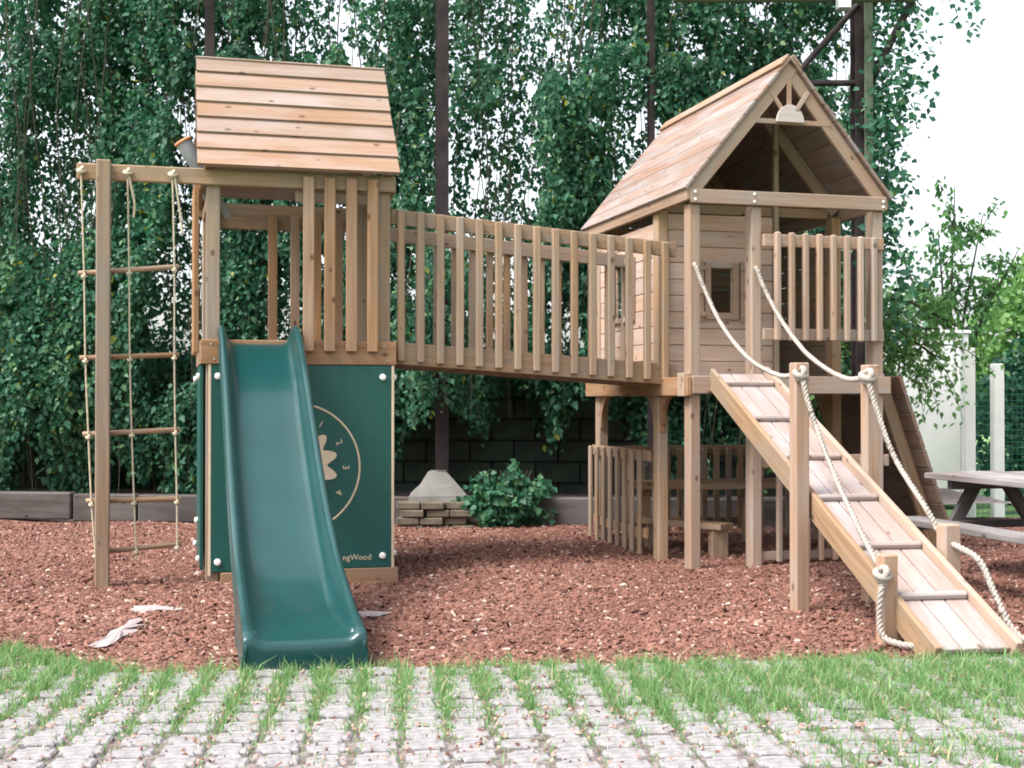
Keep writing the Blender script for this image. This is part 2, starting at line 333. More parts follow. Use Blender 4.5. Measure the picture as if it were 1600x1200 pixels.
for _ in range(3000):                       # fringe along the bark edge and the far left corner
    u = random.uniform(-1.0, 3.6); v = float(edge_v(np.array(u))) + random.gauss(-.02, .03)
    if vnoise(np.array(u * 6.), np.array(0.), 4) < .5 or (-.3 < u < 2.2 and random.random() < .6): continue
    GP.append(np.array([u, v])); GS.append(1.0)
for _ in range(2600):
    u = random.uniform(-1.1, -.42); v = random.uniform(-2.9, -2.0)
    if v < edge_v(np.array(u)) + .05: GP.append(np.array([u, v])); GS.append(1.15)
GP = np.array(GP); GS = np.array(GS); n = len(GP); print('blades', n)
h = np.clip(rng.lognormal(math.log(.040), .38, n), .012, .095) * GS; w = rng.uniform(.0014, .0034, n); a = rng.uniform(0, 6.283, n); ln_ = np.abs(rng.normal(.5, .4, n)); fa = rng.uniform(0, 6.283, n)
dx = np.stack([np.cos(fa), np.sin(fa)], 1); sx_ = np.stack([np.cos(a), np.sin(a)], 1)
b0 = np.column_stack([GP, np.full(n, -.02)]); 
def lv(t): return np.column_stack([GP + dx * (ln_ * h * t ** 2)[:, None], -.02 + h * t * (1 - .15 * t * ln_)])
sw = np.column_stack([sx_ * w[:, None], np.zeros(n)])
V = np.stack([b0 - sw, b0 + sw, lv(.55) - sw * .8, lv(.55) + sw * .8, lv(1.0)], 1).reshape(-1, 3)
i5 = np.arange(n)[:, None] * 5
Ft = np.concatenate([i5 + np.array([[0, 1, 3]]), i5 + np.array([[0, 3, 2]]), i5 + np.array([[2, 3, 4]])])
tint = np.clip(rng.normal(.5, .2, n), 0, .92); dry = rng.uniform(size=n) < .09; tint[dry] = 1
tag(link('grass', np_mesh('grass', V, Ft, np.repeat(tint, 5)), GRASS), 'bright green grass tufts growing between the paving blocks', 'grass', kind='stuff')

# ------------------------------------------------------------------ the play set
playset = empty('playset')
tag(playset, 'wooden climbing frame with green slide, plank bridge, playhouse and climbing ramp', 'playset')
PS = playset
# --- posts of the slide tower
for u0, v0 in ((.045, 0), (1.125, 0), (.045, .92), (1.125, .92)):
    bx('post', u0, u0 + .085, v0, v0 + .085, -.1, 2.53, W_L, PS, .006)
climb_post = bx('post', -.607, -.523, -.125, -.041, -.1, 2.555, W_L, PS, .006)
bx('top_beam', -.725, 1.24, -.04, -.001, 2.442, 2.542, W_L, PS, .006)
bx('top_beam', .02, 1.24, 1.006, 1.042, 2.385, 2.485, W_O, PS)
bx('top_beam', .008, .044, -.0, 1.005, 2.44, 2.54, W_L, PS)
bx('top_beam', 1.212, 1.247, .002, 1.005, 2.44, 2.54, W_L, PS)
# --- deck
deck = bx('deck', .06, 1.2, .09, .915, 1.34, 1.40, W_L, PS)
for k in range(8):
    a0 = .012 + k * .124; bx('floor_board', .135 if k in (0, 7) else .05, 1.12 if k in (0, 7) else 1.205, a0 + (.0 if k else .0), a0 + .117, 1.402, 1.436, W_L, deck)
bx('fascia_board', .012, 1.245, -.036, -.001, 1.322, 1.474, W_O, deck)
bx('fascia_board', .008, .044, .001, 1.004, 1.322, 1.474, W_O, deck)
bx('fascia_board', 1.212, 1.247, .001, 1.004, 1.322, 1.455, W_O, deck)
bx('fascia_board', .012, 1.245, 1.006, 1.041, 1.322, 1.474, W_O, deck)
# --- railings of slats
for u, z in ((.075, 1.445), (.095, 1.352), (1.165, 1.445), (1.185, 1.352), (.30, 1.448), (.9, 1.35)): cyl('screw_head', (u, -.036, z), (u, -.039, z), .006, PIPE, deck, 8, bev=.3)
rail_f = bx('railing', .60, 1.13, .002, .03, 2.36, 2.435, W_L, PS)
for u0 in (.642, .776, .915, 1.052): bx('slat', u0, u0 + .069, -.076, -.042, 1.405, 2.515, W_O, rail_f)
rail_b = bx('railing', .132, 1.123, .955, .99, 2.30, 2.38, W_O, PS)
for u0 in (.497, .652, .806, .96): bx('slat', u0, u0 + .064, .92, .953, 1.42, 2.40, W_O, rail_b)
rail_l = bx('railing', .046, .08, .10, .91, 2.33, 2.40, W_O, PS)
for v0 in (.18, .46, .74): bx('slat', -.028, .006, v0, v0 + .06, 1.40, 2.50, W_O, rail_l)
# --- lap-board roof
rf = prism('roof', [(.03, -.06, 2.545), (.03, .5, 3.315), (.03, 1.06, 2.545), (.03, 1.0, 2.545), (.03, .5, 3.235), (.03, .0, 2.545)], (.05, 0, 0), W_L, PS)
prism('rafter', [(1.16, -.06, 2.545), (1.16, .5, 3.315), (1.16, 1.06, 2.545), (1.16, 1.0, 2.545), (1.16, .5, 3.235), (1.16, .0, 2.545)], (.05, 0, 0), W_L, rf)
nb = 7; A0 = Vector((0, -.13, 2.545)); A1 = Vector((0, .5, 3.372)); sl = (A1 - A0); sln = sl.length; sd_ = sl.normalized()
for s in (0, 1):
    for k in range(nb):
        c0 = A0 + sl * (k / nb); c1 = A0 + sl * ((k + 1) / nb) + sd_ * .012
        nrm = Vector((0, -sd_.z, sd_.y)); lo = .018; 
        pA = c0 + nrm * lo; pB = c1 + nrm * .001
        pts = [pA, c0 - nrm * .006, c1 - nrm * .012, pB]
        if s: pts = [Vector((0, 1.0 - p.y, p.z)) for p in pts]
        u0, u1 = -.012 + random.uniform(-.004, .004), 1.25 + random.uniform(-.004, .004)
        mid = sum(pts, Vector()) / 4; mid.x = (u0 + u1) / 2
        o = prism('roof_board', [Vector((u0 - mid.x, p.y - mid.y, p.z - mid.z)) for p in pts], (u1 - u0, 0, 0), W_LR, rf); o.location = mid
# --- green play panels
pan = prism('play_panel', [(.077, -.03, .02), (1.214, -.03, .02), (1.214, -.03, 1.318), (.077, -.03, 1.318)], (0, .020, 0), HDPE, PS, .003)
bx('panel_edge', .060, .0765, -.032, -.008, .0, 1.318, HDPE_T, pan, .001); bx('panel_edge', 1.2145, 1.231, -.032, -.008, .0, 1.318, HDPE_T, pan, .001)
pan2 = prism('play_panel', [(.012, .02, .03), (.012, .98, .03), (.012, .98, 1.318), (.012, .02, 1.318)], (.02, 0, 0), HDPE, PS, .003)
pan3 = prism('play_panel', [(1.216, .02, .03), (1.216, .98, .03), (1.216, .98, 1.318), (1.216, .02, 1.318)], (.02, 0, 0), HDPE, PS, .003)
bx('base_board', .135, 1.255, -.055, -.034, -.09, .018, W_O, PS)
for u, z in ((.118, 1.245), (.118, .085), (1.155, 1.243), (1.155, .095)): cyl('bolt_cap', (u, -.03, z), (u, -.052, z), .021, BOLT, pan, 14, bev=.4)
for v, z in ((.045, 1.245), (.045, .10), (.5, .30), (.95, 1.24), (.95, .1)): cyl('bolt_cap', (.012, v, z), (-.012, v, z), .021, BOLT, pan2, 14, bev=.4)
for v, z in ((.045, 1.245), (.045, .10)): cyl('bolt_cap', (1.236, v, z), (1.258, v, z), .021, BOLT, pan3, 14, bev=.4)
# clock face routed into the front panel
uc, zc_ = .600, .665
def ring(name, r0, r1, y0, y1, mat, par, k=72):
    th = np.linspace(0, 2 * np.pi, k, endpoint=False); V = []
    for rr, yy in ((r0, y0), (r1, y0), (r1, y1), (r0, y1)): V.append(np.stack([uc + rr * np.cos(th), np.full(k, yy), zc_ + rr * np.sin(th)], 1))
    j = np.arange(k); Fq = []
    for a_ in range(4):
        b_ = (a_ + 1) % 4; Fq.append(np.stack([a_ * k + j, a_ * k + (j + 1) % k, b_ * k + (j + 1) % k, b_ * k + j], 1))
    return link(name, np_mesh(name, np.concatenate(V), np.concatenate(Fq)), mat, par)
ring('dial_ring', .402, .414, -.029, -.0325, HDPE_T, pan)
th = np.linspace(0, 2 * np.pi, 160, endpoint=False); lob = .5 - .5 * np.cos(12 * th); rr = .198 + .070 * lob ** .85
prism('dial_wheel', [(uc + r_ * math.cos(t), -.0425, zc_ + .015 + r_ * math.sin(t)) for r_, t in zip(rr, th)], (0, .012, 0), HDPE_T, pan)
def text(name, s, size, loc, rz, mat, par, ext=.0012):
    cu = bpy.data.curves.new(name, 'FONT'); cu.body = s; cu.size = size; cu.extrude = ext; cu.align_x = 'CENTER'; cu.align_y = 'CENTER'; cu.resolution_u = 3
    t = bpy.data.objects.new('tmp', cu); col.objects.link(t); bpy.context.view_layer.update()
    me = bpy.data.meshes.new_from_object(t.evaluated_get(bpy.context.evaluated_depsgraph_get())); bpy.data.objects.remove(t); bpy.data.curves.remove(cu)
    M = Matrix.Translation(loc) @ Matrix.Rotation(R(90), 4, 'X') @ Matrix.Rotation(rz, 4, 'Z')
    return link(name, me, mat, par, M)
for k, ang in enumerate((60, 30, 0, -30)):
    text('numeral', str(k + 1), .062, (uc + .318 * math.cos(R(ang)), -.0315, zc_ + .318 * math.sin(R(ang))), R(ang - 90), HDPE_T, pan)
text('lettering', 'ngWood', .052, (.992, -.0315, .086), 0, HDPE_T, pan)
# --- slide
prof = [(.10, 1.452), (-.06, 1.450), (-.22, 1.415), (-.45, 1.30), (-.70, 1.145), (-1.05, .89), (-1.5, .585), (-2.0, .315), (-2.4, .172), (-2.7, .126), (-2.88, .122), (-2.945, .121), (-2.972, .112), (-2.983, .088), (-2.984, .03), (-2.980, -.04)]
pv = spline(prof, 84); nS = len(pv)
half = [(.240, -.085), (.250, -.055), (.250, -.02), (.238, -.008), (.237, .030), (.249, .042), (.251, .092), (.244, .118), (.230, .129), (.215, .120), (.206, .095), (.197, .060), (.186, .030), (.170, .010), (.146, .001), (.07, -.001)]
sec = [(-a_, b_) for a_, b_ in half] + [(0, -.003)] + [(a_, b_) for a_, b_ in half[::-1]]
V = []
for i_, (vv, zz) in enumerate(pv):
    t = i_ / (nS - 1); wall = 1.0 if vv < -.25 else .82 + .18 * max(0, (.1 - vv) / .35)
    fade = .22 + .78 * min(1, max(0, (vv + 2.96) / .5)) ** .8 if vv < -2.4 else 1.0
    for a_, b_ in sec:
        hb = b_ * (wall if b_ > 0 else 1) * (fade if b_ > 0.0 else 1)
        if b_ < -.01 and zz + hb < -.05: hb = -.05 - zz
        if b_ < -.01 and vv < -2.3: hb = -zz - .05
        V.append((.364 + a_ * (1 + .0 * t), vv, zz + hb))
ns = len(sec); i_ = np.arange(nS - 1)[:, None]; j_ = np.arange(ns - 1)[None]
Fq = np.stack([i_ * ns + j_, (i_ + 1) * ns + j_, (i_ + 1) * ns + j_ + 1, i_ * ns + j_ + 1], -1).reshape(-1, 4)
sme = np_mesh('slide', V, Fq, smooth=True); slide = link('slide', sme, SLIDE, PS); tag(slide, 'dark green moulded plastic slide with raised rims')
mo = slide.modifiers.new('thick', 'SOLIDIFY'); mo.thickness = .006; mo.offset = -1
for s in (-1, 1):                            # toe bumps at the foot of the rims
    cyl('toe_bump', (.364 + s * .205, -2.93, .10), (.364 + s * .205, -2.90, .155), .028, SLIDE, slide, 14, r1=.016, bev=.5)
prism('toe_plate', [(.27, -2.996, -.03), (.46, -2.996, -.03), (.45, -2.999, .05), (.28, -2.999, .05)], (0, .004, 0), SLIDE, slide)
# --- telescope on the left rail
t0 = np.array([-.095, .33, 2.775]); t1 = np.array([.20, .33, 2.29]); ta = t1 - t0
tele = tube('telescope', np.array([t0 - ta * 1e-4, t0, t0 + ta * .03, t0 + ta * .62, t0 + ta * .64, t0 + ta * .70, t0 + ta * .72, t0 + ta * .98, t1, t1 + ta * 1e-4]), [.03, .052, .054, .045, .036, .036, .026, .024, .020, .001], GREYP, PS, 18)
tube('lens_rim', np.array([t0 - ta * .0125, t0 - ta * .012, t0 + ta * .02, t0 + ta * .0205]), [.046, .058, .059, .05], COPPER, tele, 18)
bx('bracket', .035, .075, .30, .36, 2.40, 2.50, GREYP, tele)

# --- bridge
def bz(u): return (u - 1.25) / (3.23 - 1.25)
bridge = board('bridge', (1.25, .085, 1.405), (3.23, .085, 1.27), .035, .145, W_L, PS, (0, 1, 0)); tag(bridge, 'sloping plank bridge with slatted sides')
board('stringer', (1.25, .905, 1.405), (3.23, .905, 1.27), .035, .145, W_L, bridge, (0, 1, 0))
for k in range(15):
    u = 1.31 + k * .1305; z = 1.36 - .135 * bz(u); board('plank', (u, .105, z), (u, .885, z), .118, .03, W_L, bridge, (1, 0, -.068))
for v, nm in ((.085, 'handrail'), (.905, 'handrail')):
    board(nm, (1.225, v, 2.30), (3.235, v, 2.14), .036, .10, W_L, bridge, (0, 1, 0))
for k in range(15):
    u = 1.288 + k * .1322; f_ = bz(u)
    bx('slat', u - .024, u + .024, .022, .066, 1.352 - .13 * f_ + .0, 2.345 - .165 * f_, W_L, bridge, .006)
    if k > 0: bx('slat', u - .024 + .03, u + .024 + .03, .924, .966, 1.352 - .13 * f_, 2.345 - .165 * f_, W_L, bridge, .006)

# --- playhouse posts
for u0, v0, zt in ((3.157, -.35, 2.40), (3.602, -.35, 2.40), (4.520, -.35, 2.40), (3.157, .22, 2.44), (4.520, .22, 2.44), (3.157, 1.50, 2.44), (4.520, 1.50, 2.44)):
    bx('post', u0, u0 + .075, v0, v0 + .105, -.1, zt, W_P if zt < 2.42 else W_L, PS, .007)
# beams
front_beam = bx('top_beam', 3.150, 4.606, -.388, -.352, 2.402, 2.495, W_P, PS)
bx('top_beam', 3.120, 3.155, -.385, 1.80, 2.418, 2.508, W_O, PS)
bx('top_beam', 4.602, 4.637, -.350, 1.80, 2.418, 2.508, W_P, PS)
for u, z in ((3.180, 2.474), (3.180, 2.424), (3.606, 2.474), (3.606, 2.424), (4.575, 2.462), (4.575, 2.424)): cyl('bolt_head', (u, -.388, z), (u, -.396, z), .009, BOLT, front_beam, 10, bev=.4)
hd = bx('deck', 3.24, 4.52, -.23, 1.50, 1.15, 1.21, W_L, PS)
bx('fascia_board', 3.160, 4.632, -.387, -.352, 1.138, 1.256, W_P, hd)
bx('fascia_board', 3.120, 3.155, -.385, 1.745, 1.124, 1.250, W_O, hd)
bx('fascia_board', 4.600, 4.634, -.350, 1.745, 1.138, 1.256, W_P, hd)
for k in range(16):
    a0 = -.235 + k * .1085; bx('floor_board', 3.235, 4.517, a0, a0 + .102, 1.212, 1.252, W_P, hd)
bx('floor_board', 3.235, 3.600, -.348, -.245, 1.212, 1.252, W_P, hd); bx('floor_board', 3.68, 4.517, -.348, -.245, 1.212, 1.252, W_P, hd)
bx('corner_block', 3.105, 3.157, -.36, -.25, 1.12, 1.275, W_L, hd)
# porch railing
pr = bx('railing', 3.677, 4.580, -.388, -.352, 2.128, 2.212, W_P, PS)
bx('rail', 3.677, 4.580, -.388, -.352, 1.500, 1.578, W_P, pr)
for k in range(8):
    u0 = 3.742 + k * .1036; bx('slat', u0, u0 + .044, -.430, -.390, 1.492 , 2.225 - k * .002, W_P, pr, .010)
# roof of the playhouse
ap = Vector((3.876, 0, 3.412)); eL = Vector((3.108, 0, 2.492)); eR = Vector((4.640, 0, 2.482))
V0, V1 = -.400, 1.82
hr = prism('roof', [(3.86, -.34, 3.30), (3.892, -.34, 3.30), (3.892, -.34, 3.385), (3.86, -.34, 3.385)], (0, 2.1, 0), W_L, PS)
for e in (eL, eR):
    s_ = (e - ap); nb = 9
    nrm = Vector((-s_.z, 0, s_.x)).normalized(); nrm = nrm if nrm.z > 0 else -nrm
    for k in range(nb):
        c0 = ap + s_ * (k / nb) + s_.normalized() * .0015; c1 = ap + s_ * ((k + 1) / nb) - s_.normalized() * .0015; c = (c0 + c1) / 2 + nrm * random.uniform(0, .003)
        o = board('roof_board', (c.x, V0 + random.uniform(0, .006), c.z), (c.x, V1 + random.uniform(0, .01), c.z), (c1 - c0).length, .022, W_RF, hr, s_, .003)
    # ridge cap and barge rafters
    cc = ap + s_.normalized() * .045 + nrm * .024
    board('ridge_cap', (cc.x, V0 + .004, cc.z), (cc.x, V1 - .005, cc.z), .095, .018, W_LR, hr, s_, .003)
    for vv in (-.352, .27, 1.60):
        q0 = ap + s_ * .02 - nrm * .056; q1 = ap + s_ * (.985 if vv < 0 else .97) - nrm * .056
        vv += .004 if e is eR else 0
        board('rafter', (q0.x, vv, q0.z), (q1.x, vv, q1.z), .035, .085, W_P if vv < 0 else W_L, hr, (0, 1, 0), .004)
# sunburst in the front gable
cu_ = 3.874; cz = 2.985
sb = bx('sunburst', 3.56, 4.19, -.368, -.345, 2.962, 2.995, W_P, PS, .003)
dth = np.linspace(0, math.pi, 28); PALE = wood('pale_disc', (.48, .41, .38), (.38, .31, .28), weather=(.45, .4, .38), wamt=.3)
prism('sun_disc', [(cu_ + .102 * math.cos(t), -.392, cz - .012 + .118 * math.sin(t)) for t in dth], (0, .022, 0), PALE, sb, .002)
for a_, r1 in ((90, .30), (55, .25), (125, .25)):
    t = R(a_); board('ray', (cu_ + .10 * math.cos(t), -.366, cz + .10 * math.sin(t)), (cu_ + r1 * math.cos(t), -.366, cz + r1 * math.sin(t)), .018, .03, W_P, sb, (0, 1, 0), .002)
# rear gable boards
gw = bx('gable_wall', 3.24, 4.52, 1.612, 1.632, 2.40, 2.50, W_L, PS)
zz = 2.505
while zz < 3.28:
    f0 = (3.412 - zz - .115) / (3.412 - 2.49); f1 = (3.412 - zz - .03) / (3.412 - 2.49)
    if f0 <= .02: break
    prism('plank', [(3.876 - .74 * f1, 1.612, zz), (3.876 + .74 * f1, 1.612, zz), (3.876 + .74 * f0, 1.612, zz + .113), (3.876 - .74 * f0, 1.612, zz + .113)], (0, .02, 0), W_L, gw)
    zz += .116
# walls of the playhouse
def wall(u0, u1, v0, v1, z0, z1, hole, rows, axis, mat=W_W):
    """planks stacked from z0 to z1; hole = (a0,a1,z0,z1) along the wall's axis"""
    hgt = (z1 - z0) / rows; par = None
    for k in range(rows):
        a, b_ = z0 + k * hgt, z0 + (k + 1) * hgt - .004; s0, s1 = (u0, u1) if axis == 'u' else (v0, v1); segs = [(s0, s1, a, b_)]
        if hole and not (b_ <= hole[2] or a >= hole[3]):
            segs = [(s0, hole[0], a, b_), (hole[1], s1, a, b_)]
            if a < hole[2] - .015: segs.append((hole[0] + .001, hole[1] - .001, a, hole[2]))
            if b_ > hole[3] + .015: segs.append((hole[0] + .001, hole[1] - .001, hole[3], b_))
        for (p, q, a2, b2) in segs:
            j = random.uniform(0, .003)
            o = bx('plank' if par else 'house_wall', p, q, v0 + j, v1 + j, a2, b2, mat, par or PS, .004) if axis == 'u' else bx('plank' if par else 'house_wall', u0 + j, u1 + j, p, q, a2, b2, mat, par or PS, .004)
            par = par or o
    return par
wall(3.236, 4.056, .242, .262, 1.256, 2.425, (3.562, 3.728, 1.722, 2.038), 10, 'u')
wall(3.166, 3.186, .330, 1.498, 1.256, 2.36, (.78, 1.12, 1.72, 2.12), 9, 'v')
wall(3.236, 4.517, 1.560, 1.580, 1.256, 2.39, (3.29, 3.56, 1.74, 2.12), 9, 'u', W_L)
wall(4.566, 4.586, .330, 1.498, 1.256, 2.36, None, 9, 'v', W_L)
bx('door_jamb', 4.060, 4.098, .225, .265, 1.253, 3.10, W_L, PS)
bx('lintel', 3.24, 4.515, .268, .30, 2.43, 2.50, W_L, PS)
# front window with frame and folded-back shutters
win = bx('window', 3.512, 3.560, .215, .240, 1.672, 2.078, W_P, PS, .003)
def wpart(nm, *a, mat=W_P):
    return bx(nm, *a, mat, win, .003)
wpart('window_frame', 3.730, 3.778, .215, .240, 1.672, 2.078); wpart('window_frame', 3.561, 3.729, .217, .240, 2.040, 2.078); wpart('window_frame', 3.561, 3.729, .217, .240, 1.672, 1.720)
for a0 in (3.790, 3.832): wpart('shutter_board', a0, a0 + .034, .205, .225, 1.655, 2.09)
for z0 in (1.69, 1.85, 2.02): wpart('shutter_rail', 3.782, 3.87, .19, .204, z0, z0 + .035)
for a0 in (3.425, 3.467): wpart('shutter_board', a0, a0 + .034, .205, .225, 1.655, 2.09)
for z0 in (1.69, 1.85, 2.02): wpart('shutter_rail', 3.42, 3.51, .19, .204, z0, z0 + .035)
# side window shutters on the left wall
win2 = bx('window', 3.148, 3.164, .70, .775, 1.68, 2.16, W_P, PS, .003); win = win2
wpart('window_frame', 3.146, 3.165, 1.125, 1.17, 1.68, 2.16); wpart('window_frame', 3.147, 3.165, .776, 1.124, 2.122, 2.16); wpart('window_frame', 3.147, 3.165, .776, 1.124, 1.68, 1.718)
# curved knee braces below the deck
def knee(v0, sgn, u0=3.165, u1=3.20, r=.20, zt=1.122):
    pts = [(u0, v0, zt), (u0, v0 + sgn * r, zt)] + [(u0, v0 + sgn * (r - r * .93 * math.sin(t)), zt - r * 1.25 + r * 1.25 * math.cos(t)) for t in np.linspace(.12, math.pi / 2, 9)] + [(u0, v0, zt - r * 1.25)]
    prism('knee_brace', pts, (u1 - u0, 0, 0), W_O, PS, .002)
knee(1.499, -1); knee(.326, 1); knee(.219, -1); knee(.326, 1, 4.53, 4.565); knee(1.499, -1, 4.53, 4.565)
# low slatted sides under the playhouse
lr = bx('railing', 3.128, 3.155, .34, 1.60, .655, .735, W_O, PS)
bx('rail', 3.128, 3.155, .40, 1.60, .10, .17, W_O, lr)
for k in range(8): v0 = .46 + k * .1585; bx('slat', 3.104, 3.126, v0, v0 + .060, -.02, .725, W_L, lr, .005)
bk = bx('railing', 3.235, 4.517, 1.575, 1.605, .640, .722, W_L, PS); bx('rail', 3.235, 4.517, 1.575, 1.605, .06, .13, W_L, bk)
for k in range(11): u0 = 3.31 + k * .108; bx('slat', u0, u0 + .042, 1.535, 1.573, .03, .70, W_L, bk)
fr = bx('railing', 3.68, 4.517, -.335, -.305, .640, .722, W_P, PS); bx('rail', 3.68, 4.517, -.335, -.305, .015, .075, W_P, fr)
for k in range(7): u0 = 3.782 + k * .104; bx('slat', u0, u0 + .036, -.372, -.337, .005, .70, W_P, fr, .006)
rr_ = bx('railing', 4.60, 4.63, .34, 1.50, .650, .73, W_P, PS)
for k in range(7): v0 = .40 + k * .15; bx('slat', 4.632, 4.668, v0, v0 + .05, .02, .72, W_P, rr_)
bx('rail_end_block', 4.597, 4.64, -.345, -.25, .64, .72, W_P, rr_)
# play counter and little bench under the deck
ct = prism('counter', [(3.24, .75, .425), (3.24, 1.12, .425), (4.50, 1.12, .425), (4.50, .62, .425), (3.66, .62, .425), (3.46, .75, .425)], (0, 0, .05), W_L, PS, .004)
bx('counter_leg', 4.09, 4.20, .80, .85, 0, .424, W_L, ct); bx('counter_leg', 3.30, 3.38, .95, 1.0, 0, .424, W_L, ct)
bn = board('bench', (3.28, .98, .185), (3.70, .26, .185), .16, .045, W_L, PS, (1, .55, 0))
for p in ((3.66, .33), (3.36, .85)):
    o = bx('bench_block', p[0] - .06, p[0] + .06, p[1] - .045, p[1] + .045, -.05, .161, W_L, bn)
# climbing wall on the far side
q0 = Vector((4.70, 0, 1.245)); q1 = Vector((5.17, 0, -.04)); s_ = q1 - q0; nrm = Vector((-s_.z, 0, s_.x)).normalized()
cwl = board('climbing_wall', (q0.x, -.12, q0.z), (q1.x, -.12, q1.z), .045, .09, W_L, PS, (0, 1, 0)); tag(cwl, 'leaning plank climbing wall beside the playhouse')
o = board('stringer', (q0.x, .80, q0.z), (q1.x, .80, q1.z), .045, .09, W_L, cwl, (0, 1, 0))
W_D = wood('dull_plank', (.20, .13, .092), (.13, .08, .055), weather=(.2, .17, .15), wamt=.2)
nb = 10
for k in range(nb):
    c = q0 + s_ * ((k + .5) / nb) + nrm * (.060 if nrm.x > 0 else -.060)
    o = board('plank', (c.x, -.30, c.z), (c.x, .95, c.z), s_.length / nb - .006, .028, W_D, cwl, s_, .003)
# ramp
def rc(v): return 3.49 + .1 * (v + .38)
def rz_(v): return 1.275 + (v + .38) * .414
RV0, RV1 = -.392, -3.40
rd = Vector((rc(RV1) - rc(RV0), RV1 - RV0, rz_(RV1) - rz_(RV0))).normalized(); rs = Vector((1, -.1, 0)).normalized(); rs = (rs - rd * rs.dot(rd)).normalized(); rn = rs.cross(rd); rn = rn if rn.z > 0 else -rn
def rp(v, s, h): return Vector((rc(v), v, rz_(v))) + rs * s + rn * h
rampo = board('ramp', rp(RV0, -.186, -.03), rp(-3.43, -.186, -.035), .032, .135, W_L, PS, rs); tag(rampo, 'sloping board ramp with cleats for climbing')
def rpart(nm, a, b_, w_, t_, mat, side=None, bev=.004):
    return board(nm, a, b_, w_, t_, mat, rampo, side or rs, bev)
rpart('stringer', rp(RV0, .186, -.02), rp(-3.43, .186, -.03), .032, .145, W_P)
for k in range(3): rpart('plank', rp(RV0, (k - 1) * .1125, -.012), rp(RV1, (k - 1) * .1125, -.012), .1065, .024, W_RP)
for v in (-.589, -1.12, -1.626, -2.099, -2.581, -3.021): rpart('cleat', rp(v, -.168, .016), rp(v, .168, .016), .032, .034, W_RP, rd, .008)
def rpost(u, v, z0, z1, w_=.075): 
    o = bx('handrail_post', u - w_ / 2, u + w_ / 2, v - w_ / 2, v + w_ / 2, z0, z1, W_P, rampo, .006)
rpost(3.062, -2.05, -.1, 1.295, .08); rpost(3.583, -1.88, -.1, 1.292); rpost(2.998, -3.01, -.1, .392, .075); rpost(3.515, -2.72, -.1, .49, .085)

# ------------------------------------------------------------------ ropes (hang on the set, so things of their own)
def rope_mesh(name, pts, r, n=None, pitch=.075):
    P = np.asarray(pts, float); L_ = np.linalg.norm(np.diff(P, axis=0), axis=1).sum(); n = n or int(L_ / .011); S = spline(P, n)
    T = np.gradient(S, axis=0); T /= np.linalg.norm(T, axis=1)[:, None] + 1e-9; A = np.cross(T, np.array([.31, .2, .93])); A /= np.linalg.norm(A, axis=1)[:, None]; B = np.cross(T, A)
    s = np.concatenate([[0], np.cumsum(np.linalg.norm(np.diff(S, axis=0), axis=1))]); acc = Acc()
    for k in range(3):
        ph = 2 * np.pi * (s / pitch + k / 3); acc.add(*tube_arrays(S + r * .5 * (np.cos(ph)[:, None] * A + np.sin(ph)[:, None] * B), r * .56, 6))
    return acc.mesh(name)
def knot(name, c, r, mat, par):
    acc = Acc(); c = np.array(c)
    for k in range(2):
        t = np.linspace(0, 2 * np.pi, 14); a_ = [np.stack([np.cos(t), np.sin(t), .5 * np.sin(t + k)], 1), np.stack([.4 * np.sin(t), np.cos(t), np.sin(t)], 1)][k]
        acc.add(*tube_arrays(c + a_ * r, r * .55, 7))
    return link(name, acc.mesh(name), mat, par)
r1 = link('hand_rope', rope_mesh('hand_rope', [(3.19, -.30, 2.0), (3.19, -.36, 1.99), (3.20, -.45, 1.86), (3.20, -.75, 1.58), (3.17, -1.2, 1.35), (3.12, -1.7, 1.235), (3.085, -2.00, 1.235), (3.05, -2.11, 1.21), (3.045, -2.2, 1.05), (3.03, -2.5, .70), (3.01, -2.85, .39), (2.985, -3.03, .30), (2.94, -3.06, .24), (2.925, -3.07, .10), (2.93, -3.10, .03), (2.97, -3.16, .01), (3.02, -3.22, .008)], .0155), ROPE)
tag(r1, 'pale twisted rope on the slide side of the ramp, knotted to two posts', 'rope', 'ramp handrail ropes')
knot('knot', (3.045, -2.10, 1.235), .030, ROPE, r1); knot('knot', (2.955, -3.045, .305), .030, ROPE, r1)
r2 = link('hand_rope', rope_mesh('hand_rope', [(3.636, -.30, 1.99), (3.636, -.36, 1.975), (3.645, -.45, 1.84), (3.64, -.75, 1.58), (3.61, -1.15, 1.36), (3.58, -1.6, 1.225), (3.565, -1.86, 1.22), (3.535, -1.94, 1.21), (3.54, -2.02, 1.05), (3.535, -2.2, .80), (3.525, -2.5, .56), (3.515, -2.68, .415), (3.52, -2.80, .385), (3.55, -2.92, .33), (3.54, -3.05, .19), (3.52, -3.2, .06), (3.55, -3.3, .01), (3.62, -3.36, .008)], .0165), ROPE)
tag(r2, 'pale twisted rope on the picnic table side of the ramp, trailing past its post', 'rope', 'ramp handrail ropes')
knot('knot', (3.54, -1.93, 1.225), .034, ROPE, r2)
lad = empty('rope_ladder', (-.4, -.02, .2)); LP_ = Vector((.4, .02, -.2))
tag(lad, 'rope ladder of three cream cords and five wooden rungs hanging from the beam', 'rope ladder')
def lpart(o): o.matrix_local = Matrix.Translation(LP_) @ o.matrix_local; return o
rungs = [((-.715, 1.868), (-.118, 1.925)), ((-.705, 1.352), (-.116, 1.377)), ((-.685, .888), (-.110, .912)), ((-.665, .480), (-.100, .484)), ((-.640, .165), (-.098, .204))]
for (a_, b_) in rungs: lpart(cyl('rung', (a_[0], -.02, a_[1]), (b_[0], -.02, b_[1]), .0165, W_O, lad, 12))
